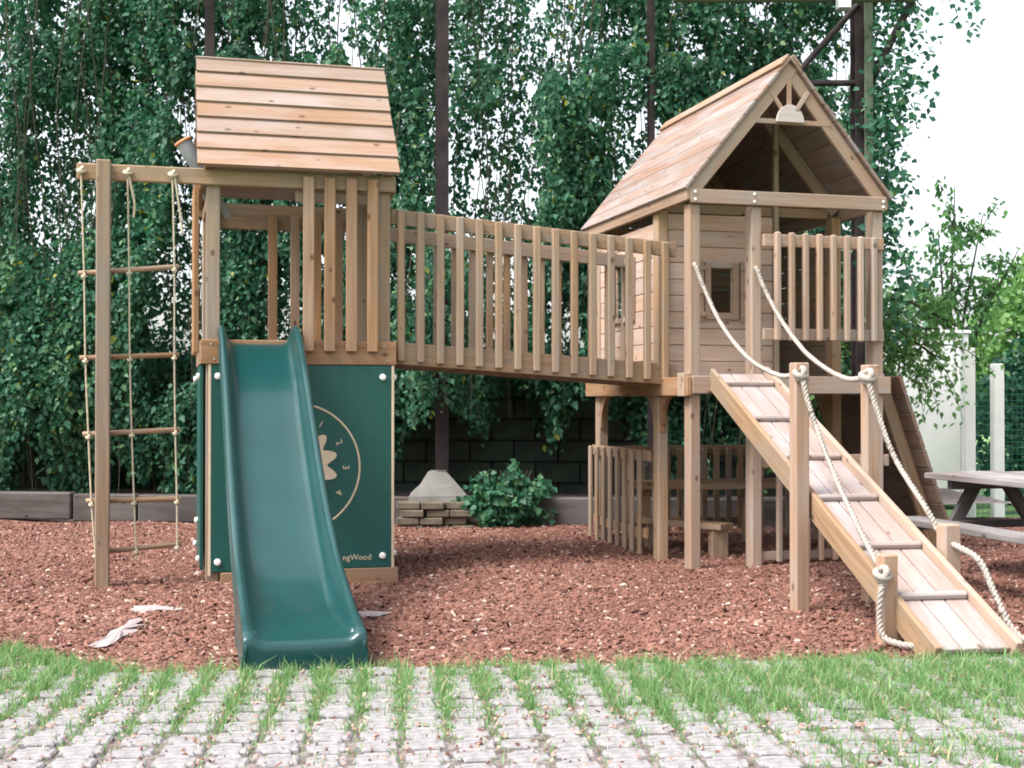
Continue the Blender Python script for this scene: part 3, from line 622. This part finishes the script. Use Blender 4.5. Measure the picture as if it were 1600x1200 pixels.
for k, (ut, ub) in enumerate(((-.696, -.622), (-.426, -.375), (-.159, -.135))):
    pts = [(ut, -.05, 2.49), (ut, -.055, 2.44)]
    for i_, (a_, b_) in enumerate(rungs):
        f_ = (.06, .5, .95)[k]; uu = a_[0] + (b_[0] - a_[0]) * f_; zz = a_[1] + (b_[1] - a_[1]) * f_; pts.append((uu, -.037, zz))
        lpart(knot('knot', (uu, -.035, zz - .02), .012, ROPE_T, lad))
    pts.append((pts[-1][0] + .004, -.03, pts[-1][2] - .06))
    lpart(link('cord', rope_mesh('cord', pts, .0068, 260, .03), ROPE_T, lad)); lpart(knot('knot', (ut, -.056, 2.492), .020, ROPE_T, lad))
for pts in ([(-.150, -.06, 2.49), (-.135, -.065, 2.40), (-.115, -.05, 2.26), (-.100, -.045, 2.13)], [(-.42, -.06, 2.48), (-.40, -.06, 2.38), (-.385, -.055, 2.30), (-.39, -.05, 2.22)]):
    lpart(link('cord_tail', rope_mesh('cord_tail', pts, .0075, 60, .03), ROPE_T, lad))

# ------------------------------------------------------------------ membrane showing through the bark
def scrap(pts, label):
    c = Vector((sum(p[0] for p in pts) / len(pts), sum(p[1] for p in pts) / len(pts), 0)); bm = bmesh.new()
    ring_ = []
    for i_ in range(len(pts)):
        a_, b_ = Vector((*pts[i_], 0)), Vector((*pts[(i_ + 1) % len(pts)], 0))
        for t in (0, .33, .66): ring_.append(a_.lerp(b_, t) + Vector((random.uniform(-.02, .02), random.uniform(-.02, .02), 0)))
    vs_ = [bm.verts.new((p.x - c.x, p.y - c.y, float(hz(np.array(p.x), np.array(p.y))) + .008 + random.uniform(0, .012))) for p in ring_]; cv = bm.verts.new((0, 0, float(hz(np.array(c.x), np.array(c.y))) + .028))
    for i_ in range(len(vs_)): bm.faces.new((vs_[i_], vs_[(i_ + 1) % len(vs_)], cv))
    me = bpy.data.meshes.new('membrane_scrap'); bm.to_mesh(me); bm.free(); o = link('membrane_scrap', me, FABRIC); o.location = c
    md = o.modifiers.new('thick', 'SOLIDIFY'); md.thickness = .003
    tag(o, label, 'fabric scrap', 'pale membrane scraps in the bark')
scrap([(-.375, -1.16), (-.34, -1.33), (-.22, -1.36), (-.09, -1.36), (-.2, -1.28), (-.28, -1.15)], 'pale fabric scrap in the bark left of the slide, the farther of two')
scrap([(-.33, -1.55), (-.40, -1.75), (-.52, -2.16), (-.44, -2.2), (-.36, -1.98), (-.29, -1.72)], 'pale fabric scrap in the bark left of the slide, the one nearer the grass')
scrap([(.73, -1.56), (.80, -1.68), (.97, -1.64), (.86, -1.55)], 'small pale fabric scrap in the bark just right of the slide')

# ------------------------------------------------------------------ picnic table
pt = empty('picnic_table', (4.98, -1.6, 0)); tag(pt, 'weathered grey brown picnic table with attached benches on the bark', 'picnic table')
_W[pt.name] = Matrix.Translation((4.98, -1.6, 0))
def ptp(o): return o
for k in range(5):
    u0 = 4.62 + k * .150; e = -.74 - (.10 if k in (0, 4) else 0)
    ptp(bx('top_board', u0, u0 + .143, -2.62, e if k else -.80, .582, .62, W_G, pt))
for u0 in (4.235, 5.63): 
    for k in range(1): ptp(bx('bench_seat', u0, u0 + .20, -2.72, -1.03 if u0 < 5 else -.9, .322, .36, W_G, pt))
W_GD = wood('dark_frame', (.07, .055, .058), (.04, .032, .034), weather=(.09, .08, .08), wamt=.3)
for v in (-1.02, -2.35):
    ptp(board('cross_bar', (4.26, v, .296), (5.80, v, .296), .04, .05, W_GD, pt, (0, 1, 0)))
    ptp(board('top_batten', (4.66, v, .552), (5.32, v, .552), .045, .058, W_GD, pt, (0, 1, 0)))
    ptp(board('leg', (4.90, v + .04, .58), (4.50, v + .04, -.05), .04, .085, W_GD, pt, (0, 1, 0))); ptp(board('leg', (5.10, v + .04, .58), (5.55, v + .04, -.05), .04, .085, W_GD, pt, (0, 1, 0)))

# ------------------------------------------------------------------ behind: sleepers, footing, steel frame, wall
def sy(X): return 11.42 - .12 * X
def px2X(px): return (px - 800) / FPX * 11.45
sl_lab = ['weathered timber sleeper at the far left end of the retaining edge', 'short timber sleeper behind the rope ladder', 'timber sleeper behind the rope ladder and green panel', 'timber sleeper between slide tower and concrete footing', 'dark timber sleeper between the bush and the playhouse rail', 'dark timber sleeper behind the low slats under the playhouse', 'dark timber sleeper behind the foot of the ramp']
for (a_, b_), lb in zip(((-190, 89), (92, 197), (200, 418), (421, 646), (752, 938), (941, 1160), (1163, 1380)), sl_lab):
    X0, X1 = px2X(a_), px2X(b_); Xm = (X0 + X1) / 2; c = cw(Xm, sy(Xm), .105)
    me = box_mesh(X1 - X0, .13, .25, .012).copy(); me.materials.append(W_S); o = link('sleeper', me); o.location = c + Vector((0, 0, random.uniform(-.01, .01))); o.rotation_euler = (0, 0, -YAW - math.atan(.12) + random.uniform(-.012, .012))
    tag(o, lb, 'sleeper', 'timber sleepers of the retaining edge')
ft = empty('column_footing', cw(-.64, 11.42)); tag(ft, 'sloped concrete footing on a mossy brick plinth under the rusty column', 'footing')
fo = cw(-.64, 11.5); fM = Matrix.Rotation(-YAW, 4, 'Z')
bm = bmesh.new(); lv_ = [(.27, .0, .17), (.25, .0, .245), (.165, .0, .355), (.085, .0, .455), (.06, .0, .465)]; rows = []
for hw, _, z in lv_: rows.append([bm.verts.new((sx2 * hw + random.uniform(-.018, .018), sy2 * hw * .8 + random.uniform(-.015, .015), z + random.uniform(-.012, .012))) for sx2, sy2 in ((-1, -1), (1, -1), (1, 1), (-1, 1))])
for a_, b_ in zip(rows, rows[1:]):
    for i_ in range(4): bm.faces.new((a_[i_], a_[(i_ + 1) % 4], b_[(i_ + 1) % 4], b_[i_]))
bm.faces.new(rows[-1]); me = bpy.data.meshes.new('concrete_cap'); bm.to_mesh(me); bm.free(); o = link('concrete_cap', me, CONC, ft); o.matrix_local = Matrix.Translation((.0, .08, 0)) @ fM
bmesh_br = [box_mesh(.20, .09, .062, .008).copy() for _ in range(1)][0]; bmesh_br.materials.append(BRICK)
for k in range(4):
    for i_ in range(4):
        for jj in range(2):
            xx = (-.205 + i_ * .212 - (.05 if k % 2 else 0)) * 1.0
            if i_ > 2: continue
            M = Matrix.Translation((0, .08, 0)) @ fM @ Matrix.Translation((xx + random.gauss(0, .006), -.25 + jj * .10 + random.gauss(0, .012), -.035 + k * .068)) @ Matrix.Rotation(random.gauss(0, .04), 4, 'Z')
            link('brick', bmesh_br, None, ft, M)
core = box_mesh(.56, .44, .22, .01).copy(); core.materials.append(CONC); link('plinth_core', core, None, ft, Matrix.Translation((0, .16, .075)) @ fM)
frame = empty('steel_frame', cw(-.62, 11.7)); fl = Matrix.Translation(-Vector(frame.location)); tag(frame, 'dark rusty steel frame of an old open shed overgrown with vines', 'steel frame')
def fpart(nm, X, Y, z0, z1, w_, d_, mat):
    bm = bmesh.new()
    for (xo, yo, ww, dd) in ((0, -d_ / 2, w_, .014), (0, d_ / 2, w_, .014), (0, 0, .014, d_ - .016)):
        r_ = bmesh.ops.create_cube(bm, size=1)
        for v in r_['verts']: v.co = (v.co.x * ww + xo, v.co.y * dd + yo, v.co.z * (z1 - z0) + (z0 + z1) / 2)
    me = bpy.data.meshes.new(nm); bm.to_mesh(me); bm.free(); c = cw(X, Y); return link(nm, me, mat, frame, fl @ Matrix.Translation(c) @ Matrix.Rotation(-YAW + .18, 4, 'Z'))
fpart('column', -.635, 11.6, .43, 6.2, .105, .13, STEEL)
fpart('column', -2.83, 11.95, .1, 6.2, .09, .11, STEEL)
fpart('column', 1.29, 11.85, .1, 6.2, .05, .08, STEEL)
cR = fpart('column', 3.06, 11.3, .0, 6.2, .085, .10, STEEL)
fpart('column_face', 3.128, 11.24, .0, 6.2, .075, .06, STEEL_G)
fpart('column', -5.1, 12.1, .1, 6.2, .09, .11, STEEL)
def fbar(nm, a_, b_, r_, mat): 
    o = tube(nm, [cw(*a_), cw(*b_)], r_, mat, frame, 6); o.matrix_local = fl
fbar('brace', (3.14, 11.28, 3.85), (3.60, 11.28, 4.75), .035, STEEL); fbar('brace', (3.05, 11.25, 4.58), (2.52, 11.25, 3.98), .028, STEEL)
fbar('tie_bar', (2.4, 11.3, 3.90), (3.05, 11.3, 3.90), .028, STEEL)
fbar('tie_beam', (-6, 11.9, 5.2), (3.9, 11.3, 5.05), .07, STEEL); fbar('tie_beam', (1.4, 11.1, 4.605), (3.5, 11.1, 4.605), .05, STEEL_G)
fll = empty('floodlight', cw(2.86, 11.0, 4.52)); tag(fll, 'small white floodlight fixed under the beam at the top of the picture', 'floodlight')
me = box_mesh(.12, .09, .13, .012).copy(); me.materials.append(plain('lamp_body', (.25, .26, .26), .5)); link('lamp_body', me, None, fll, Matrix.Rotation(-YAW, 4, 'Z'))
me = box_mesh(.10, .012, .11, .004).copy(); me.materials.append(plain('lamp_glass', (.8, .84, .86), .2, .6)); link('lamp_glass', me, None, fll, Matrix.Rotation(-YAW, 4, 'Z') @ Matrix.Translation((0, -.055, 0)))
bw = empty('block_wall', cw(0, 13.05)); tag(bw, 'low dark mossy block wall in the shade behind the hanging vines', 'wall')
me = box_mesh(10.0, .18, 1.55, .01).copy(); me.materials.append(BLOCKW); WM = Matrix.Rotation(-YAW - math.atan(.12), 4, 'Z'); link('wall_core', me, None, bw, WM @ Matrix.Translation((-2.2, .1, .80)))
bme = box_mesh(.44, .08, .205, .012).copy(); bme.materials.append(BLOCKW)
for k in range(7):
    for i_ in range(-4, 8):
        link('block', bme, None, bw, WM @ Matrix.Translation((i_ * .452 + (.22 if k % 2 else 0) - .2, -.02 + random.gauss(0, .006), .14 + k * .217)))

# ------------------------------------------------------------------ leaves
LV = np.array([(0, 0, 0), (-.43, .36, .02), (.43, .36, .02), (0, 1, -.08), (0, .42, -.11)])
LF = np.array([(0, 4, 1), (0, 2, 4), (1, 4, 3), (4, 2, 3)])
def leaves(name, P, size, tint, mat, parent, face=None, droop=.9, spread=.9, narrow=1.0):
    """face = unit vector the leaves turn towards (the light); tips hang down"""
    n = len(P); face = np.array(face if face is not None else (math.sin(YAW) * -1, -math.cos(YAW), .55)); 
    nr = face[None] + rng.normal(0, spread, (n, 3)); nr /= np.linalg.norm(nr, axis=1)[:, None]
    tip = np.array([0, 0, -droop])[None] + rng.normal(0, .55, (n, 3)); tip -= nr * (tip * nr).sum(1)[:, None]; tip /= np.linalg.norm(tip, axis=1)[:, None] + 1e-9
    sd3 = np.cross(tip, nr); s = np.asarray(size)[:, None, None] if np.ndim(size) else size
    V = P[:, None] + s * (LV[None, :, 0, None] * narrow * sd3[:, None] + LV[None, :, 1, None] * tip[:, None] + LV[None, :, 2, None] * nr[:, None])
    Fq = (np.arange(n)[:, None, None] * 5 + LF[None]).reshape(-1, 3)
    return link(name, np_mesh(name, V.reshape(-1, 3), Fq, np.repeat(tint, 5)), mat, parent)
VB = np.array([[-9, .25], [-4.2, .25], [-3.4, .2], [-2.75, .45], [-2.2, .45], [-1.7, .75], [-1.25, .5], [-.95, .9], [-.6, 1.25], [-.25, .8], [0, 1.15], [.35, .75], [.7, 1.4], [1.1, .8], [1.6, .35], [2.2, .3], [3.0, .5], [3.6, 1.9], [4.2, 3.4]])
def hole(X, Z, base=.345):                             # chinks through which the sky shows
    lo = fbm(X * .8, Z * .8, 55); t = base + .36 * (lo - .5)
    return (fbm(X * 6.5, Z * 4.6, 66, 2) < t) & (Z > 1.5)
def vine(X0, X1, n_str, label, dens_=1.0, ztop=5.7):
    root = empty('climbing_vine', cw((X0 + X1) / 2, 12.2, .1)); tag(root, label, 'vine', 'vines climbing the old shed frame')
    inv = Vector(root.location); pts = []; acc = Acc(); st = []
    for k in range(n_str):
        X = random.uniform(X0, X1); zb = np.interp(X, VB[:, 0], VB[:, 1]) + random.choice([0, 0, .1, .3, .6, 1.0, 1.8]) * random.random() - .1
        zt = ztop + random.uniform(-.5, .3) if random.random() < .6 else random.uniform(zb + .8, ztop)
        near = abs(X + .62) < .30 and random.random() < .6
        if near: zt = random.uniform(1.9, 2.7); zb = max(zb, .75)
        n = max(6, int((zt - zb) / .024)); z = np.linspace(zb, zt, n); ph = random.uniform(0, 6)
        bulge = (fbm(np.full(n, X * .75), z * .6, 5) - .5) * .9
        xx = X + .07 * np.sin(z * 1.9 + ph) + .03 * np.sin(z * 5 + ph); yy = 12.15 - .12 * X - bulge * 1.3 + random.uniform(-.25, .25) - (.62 if near else 0)
        keep = (near | (fbm(xx * 1.9, z * .62, 31, 4) > .54 - .10 * dens_)) & (rng.uniform(size=n) < .95)
        sg = .028 + .03 * random.random(); q_ = np.stack([xx + rng.normal(0, sg, n), yy + rng.normal(0, .05, n), z + rng.normal(0, .03, n)], 1)[keep]; pts.append(q_[~hole(q_[:, 0], q_[:, 2] - .03)])
        if k % 11 == 0:
            zs = np.linspace(zb + .05 - .15 * random.random(), zt, 14); S = cwn(X + .07 * np.sin(zs * 1.9 + ph), np.full(14, yy.mean()), zs); acc.add(*tube_arrays(S - np.array(inv), np.linspace(.003, .006, 14) * random.uniform(.7, 1.4), 4))
    ne = int((X1 - X0) * 11000 * dens_ ** .5); ex = rng.uniform(X0, X1, ne); ez = rng.uniform(.6, ztop, ne); ke = (ez > np.interp(ex, VB[:, 0], VB[:, 1]) + .3 * rng.uniform(size=ne)) & ~hole(ex + 3.3, ez - .03, .318)
    pts.append(np.stack([ex, 12.75 - .12 * ex + rng.normal(0, .16, ne), ez], 1)[ke])
    Q = np.concatenate(pts); P = cwn(Q[:, 0], Q[:, 1], Q[:, 2]); n = len(P)
    tint = np.clip(rng.normal(.52, .22, n) + .5 * (fbm(Q[:, 0] * 1.2, Q[:, 2] * .9, 77) - .5), 0, .96); tint[rng.uniform(size=n) < .012] = 1
    leaves('foliage', P - np.array(inv), np.clip(rng.lognormal(math.log(.056), .28, n), .028, .11), tint, LEAF, root, droop=1.3, narrow=.8)
    link('stem', acc.mesh('stem'), STEM, root); return n
tot = 0
tot += vine(-7.4, -2.85, 860, 'dense leafy vine curtain behind the rope ladder, reaching down to the sleepers', 1.1)
tot += vine(-2.85, -.68, 430, 'leafy vine curtain behind the slide tower, left of the rusty column', 1.0)
tot += vine(-.6, 1.30, 370, 'vine curtain hanging behind the bridge with ragged strands over dark gaps', .95)
tot += vine(1.30, 3.08, 340, 'vine curtain behind the playhouse roof with many specks of sky', .8)
def vine_edge():
    root = empty('climbing_vine', cw(3.3, 11.4, 1.5)); tag(root, 'loose vine growth on the pale corner column against the white sky', 'vine', 'vines climbing the old shed frame'); inv = np.array(root.location)
    pts = []
    for k in range(210):
        z0 = random.uniform(2.2, 5.3); lim = np.interp(z0, [2, 2.8, 3.6, 4.2, 4.9, 5.4], [.45, .38, .40, .52, .72, .8]); X = 3.1 + abs(random.gauss(0, .55)) * lim; n = random.randint(9, 26)
        t = np.linspace(0, 1, n); pts.append(np.stack([X + rng.normal(0, .05, n), 11.5 + rng.normal(0, .12, n) + random.uniform(-.3, .3), z0 - t * n * .028 + rng.normal(0, .04, n)], 1))
    Q = np.concatenate(pts); P = cwn(Q[:, 0], Q[:, 1], Q[:, 2]); n = len(P); leaves('foliage', P - inv, rng.uniform(.04, .085, n), np.clip(rng.normal(.55, .2, n), 0, .95), LEAF, root)
    acc = Acc()
    for k in range(8):
        zs = np.linspace(1.5, 5.3, 16); S = cwn(3.12 + .1 * np.sin(zs * (1 + .2 * k) + k), np.full(16, 11.4), zs); acc.add(*tube_arrays(S - inv, .008, 4))
    link('stem', acc.mesh('stem'), STEM, root); return n
tot += vine_edge()
# low bush beside the footing
bu = empty('ivy_bush', cw(-.05, 11.35, 0)); tag(bu, 'low bright green ivy bush spilling over the timber edge beside the footing', 'bush'); inv = np.array(bu.location)
n = 1900; c = rng.normal(0, 1, (n, 3)); c /= np.linalg.norm(c, axis=1)[:, None]; rad = rng.uniform(.55, 1.05, n)
Q = np.stack([-.06 + c[:, 0] * .37 * rad * (1 + .25 * np.sin(c[:, 2] * 7 + c[:, 0] * 5)), 11.32 + c[:, 1] * .22 * rad, .21 + c[:, 2] * .25 * rad * (1 + .3 * np.sin(c[:, 0] * 9))], 1); Q = Q[Q[:, 2] > .0]; n = len(Q)
leaves('foliage', cwn(Q[:, 0], Q[:, 1], Q[:, 2]) - inv, rng.uniform(.05, .085, n), np.clip(rng.normal(.62, .18, n), 0, .95), LEAF, bu)
acc = Acc()
for k in range(14):
    t = np.linspace(0, 1, 6); S = cwn(-.06 + (k - 7) * .04 * t, 11.34 - .15 * t * random.uniform(-1, 1), .45 * t + .02); acc.add(*tube_arrays(S - inv, .006, 4))
link('stem', acc.mesh('stem'), STEM, bu); print('leaves', tot)

# ------------------------------------------------------------------ right-hand side: white wall, fence, hedge, trees
def at(px, D): return (px - 800) / FPX * D
ob = empty('outbuilding', cw(at(1460, 14.6), 14.6, -.1)); tag(ob, 'plain white rendered outbuilding wall beyond the picnic table', 'building')
me = box_mesh(1.75, 2.2, 1.95, .01).copy(); me.materials.append(WHITE); link('wall', me, None, ob, Matrix.Rotation(-YAW, 4, 'Z') @ Matrix.Translation((-.48, 1.1, .975)))
me = box_mesh(1.80, 2.25, .04, .01).copy(); me.materials.append(WHITE); link('roof', me, None, ob, Matrix.Rotation(-YAW, 4, 'Z') @ Matrix.Translation((-.48, 1.1, 1.97)))
o = cyl('downpipe', (0, 0, 0), (0, 0, 1.94), .014, PIPE, ob, 10); o.matrix_local = Matrix.Rotation(-YAW, 4, 'Z') @ Matrix.Translation((.30, -.03, .0))
fe = empty('mesh_fence', cw(at(1540, 12.9), 12.9, -.1)); tag(fe, 'green wire mesh fence on white posts in front of the hedge', 'fence'); inv = Vector(fe.location)
fM = Matrix.Rotation(-YAW, 4, 'Z')
for px, zt in ((1513, 1.62), (1558, 1.46), (1640, 1.46)):
    me = box_mesh(.115, .10, zt + .1, .012).copy(); me.materials.append(WPOST); c = cw(at(px, 12.9), 12.9, (zt + .1) / 2 - .1); link('post', me, None, fe, Matrix.Translation(c - inv) @ fM)
acc = Acc()
for k in range(22):
    z = -.05 + k * .06; acc.add(*tube_arrays([cw(at(1516, 12.93), 12.95, z) - inv, cw(at(1690, 12.93), 12.95, z) - inv], .0028, 4))
for k in range(24):
    X = at(1520, 12.95) + k * .05; acc.add(*tube_arrays([cw(X, 12.955, -.1) - inv, cw(X, 12.955, 1.32) - inv], .0022, 4))
link('wire_mesh', acc.mesh('wire_mesh'), WIRE, fe)
def blob_leaves(name, root, boxes, n, size, tmean, mat, narrow=1.0):
    inv = np.array(root.location); out_ = []; tn = []
    for (X, Y, Z, rx, ry, rz, wgt) in boxes:
        k = int(n * wgt); c = rng.normal(0, 1, (k, 3)); c /= np.linalg.norm(c, axis=1)[:, None]; rad = rng.uniform(.3, 1.0, k) ** .5
        out_.append(np.stack([X + c[:, 0] * rx * rad, Y + c[:, 1] * ry * rad, Z + c[:, 2] * rz * rad], 1)); tn.append(np.full(k, tmean) + rng.normal(0, .18, k))
    Q = np.concatenate(out_); tint = np.clip(np.concatenate(tn), 0, 1); kp = Q[:, 2] > -.05; Q = Q[kp]; tint = tint[kp]
    return leaves(name, cwn(Q[:, 0], Q[:, 1], Q[:, 2]) - inv, rng.uniform(*size, len(Q)), tint, mat, root, narrow=narrow)
hg = empty('hedge', cw(5.4, 14.2, -.1)); tag(hg, 'tall dark green hedge behind the wire fence', 'hedge')
blob_leaves('foliage', hg, [(5.42 + k * .33, 14.1 + .1 * (k % 2), .75 + .25 * (k % 3), .42, .35, .85, .14) for k in range(8)], 9000, (.05, .10), .22, LEAF)
tube('stem', [np.array(cw(5.6 + .02 * k, 14.2, -.1 + .4 * k)) - np.array(hg.location) for k in range(4)], .03, STEM, hg, 6)
def branchy(name, base, limbs, n, size, tm, label, mat=LEAF_B, droop=False, trunk=.05, narrow=.6):
    root = empty(name, cw(*base)); tag(root, label, 'tree'); inv = np.array(root.location); acc = Acc(); L_ = []
    for (end, mid, w_) in limbs:
        S = spline([base, mid, end], 14); W = cwn(S[:, 0], S[:, 1], S[:, 2]) - inv; acc.add(*tube_arrays(W, np.linspace(trunk * w_, .006, 14), 6))
        for q in range(int(9 * w_ + 5)):
            t = random.uniform(.3, 1); i_ = int(t * 13); b0_ = S[i_]; d_ = np.array([random.gauss(0, .28), random.gauss(0, .2), random.gauss(.05, .2) - (.30 if droop else 0)]); T_ = spline([b0_, b0_ + d_ * .6 + np.array([0, 0, .05]), b0_ + d_ * 1.1 - np.array([0, 0, .12 if droop else 0])], 6)
            acc.add(*tube_arrays(cwn(T_[:, 0], T_[:, 1], T_[:, 2]) - inv, np.linspace(.007, .003, 6), 4))
            k = max(3, int(n / len(limbs) / (9 * w_ + 5))); tt = rng.uniform(.15, 1.05, k); L_.append(T_[np.minimum((tt * 5).astype(int), 5)] + rng.normal(0, .05, (k, 3)))
    Q = np.concatenate(L_); leaves('crown', cwn(Q[:, 0], Q[:, 1], Q[:, 2]) - inv, rng.uniform(*size, len(Q)), np.clip(rng.normal(tm, .18, len(Q)), 0, 1), mat, root, narrow=narrow)
    link('trunk', acc.mesh('trunk'), STEM, root)
# drooping tree whose branches hang in front of the white wall
bz_ = (2.62, 12.3, -.1)
branchy('weeping_tree', bz_, [((3.95, 11.8, 1.75), (3.2, 12.2, 1.7), 1.2), ((3.75, 11.7, 1.5), (3.1, 12.2, 1.5), 1.2), ((4.05, 11.9, 1.45), (3.3, 12.2, 1.75), 1.2), ((3.6, 11.6, 1.9), (3.0, 12.2, 1.7), 1.2), ((4.3, 12.0, 1.75), (3.4, 12.2, 1.95), 1.), ((3.5, 11.8, 1.35), (3.0, 12.1, 1.3), 1.)], 5200, (.045, .09), .72, 'drooping green tree beside the playhouse, its branches hanging over the white wall', droop=True, trunk=.04)
branchy('sparse_tree', (5.3, 15.5, -.1), [((5.0, 15.0, 3.1), (5.2, 15.3, 1.6), 1.), ((5.6, 15.2, 3.3), (5.4, 15.4, 1.8), 1.), ((4.6, 15.2, 2.9), (5.1, 15.4, 1.7), 1.), ((6.1, 15.4, 2.9), (5.6, 15.5, 1.8), 1.), ((5.2, 15, 3.6), (5.25, 15.3, 2.), .8), ((4.9, 15, 2.45), (5.15, 15.3, 1.5), .8)], 2400, (.06, .12), .35, 'thin sparse tree with scattered leaves against the white sky', trunk=.035)
rt = empty('round_tree', cw(7.4, 17.0, -.1)); tag(rt, 'pale green bushy tree at the right edge beyond the hedge', 'tree')
blob_leaves('crown', rt, [(6.6, 16.8, 1.9, .6, .6, .7, .2), (7.3, 17, 2.4, .9, .8, .9, .35), (6.3, 16.9, 1.3, .7, .6, .6, .2), (7.6, 17, 1.4, .9, .8, 1.0, .25)], 6500, (.07, .13), .85, LEAF_B)
tube('trunk', [np.array(cw(7.4, 17, -.1 + .5 * k)) - np.array(rt.location) for k in range(5)], .07, STEM, rt, 8)
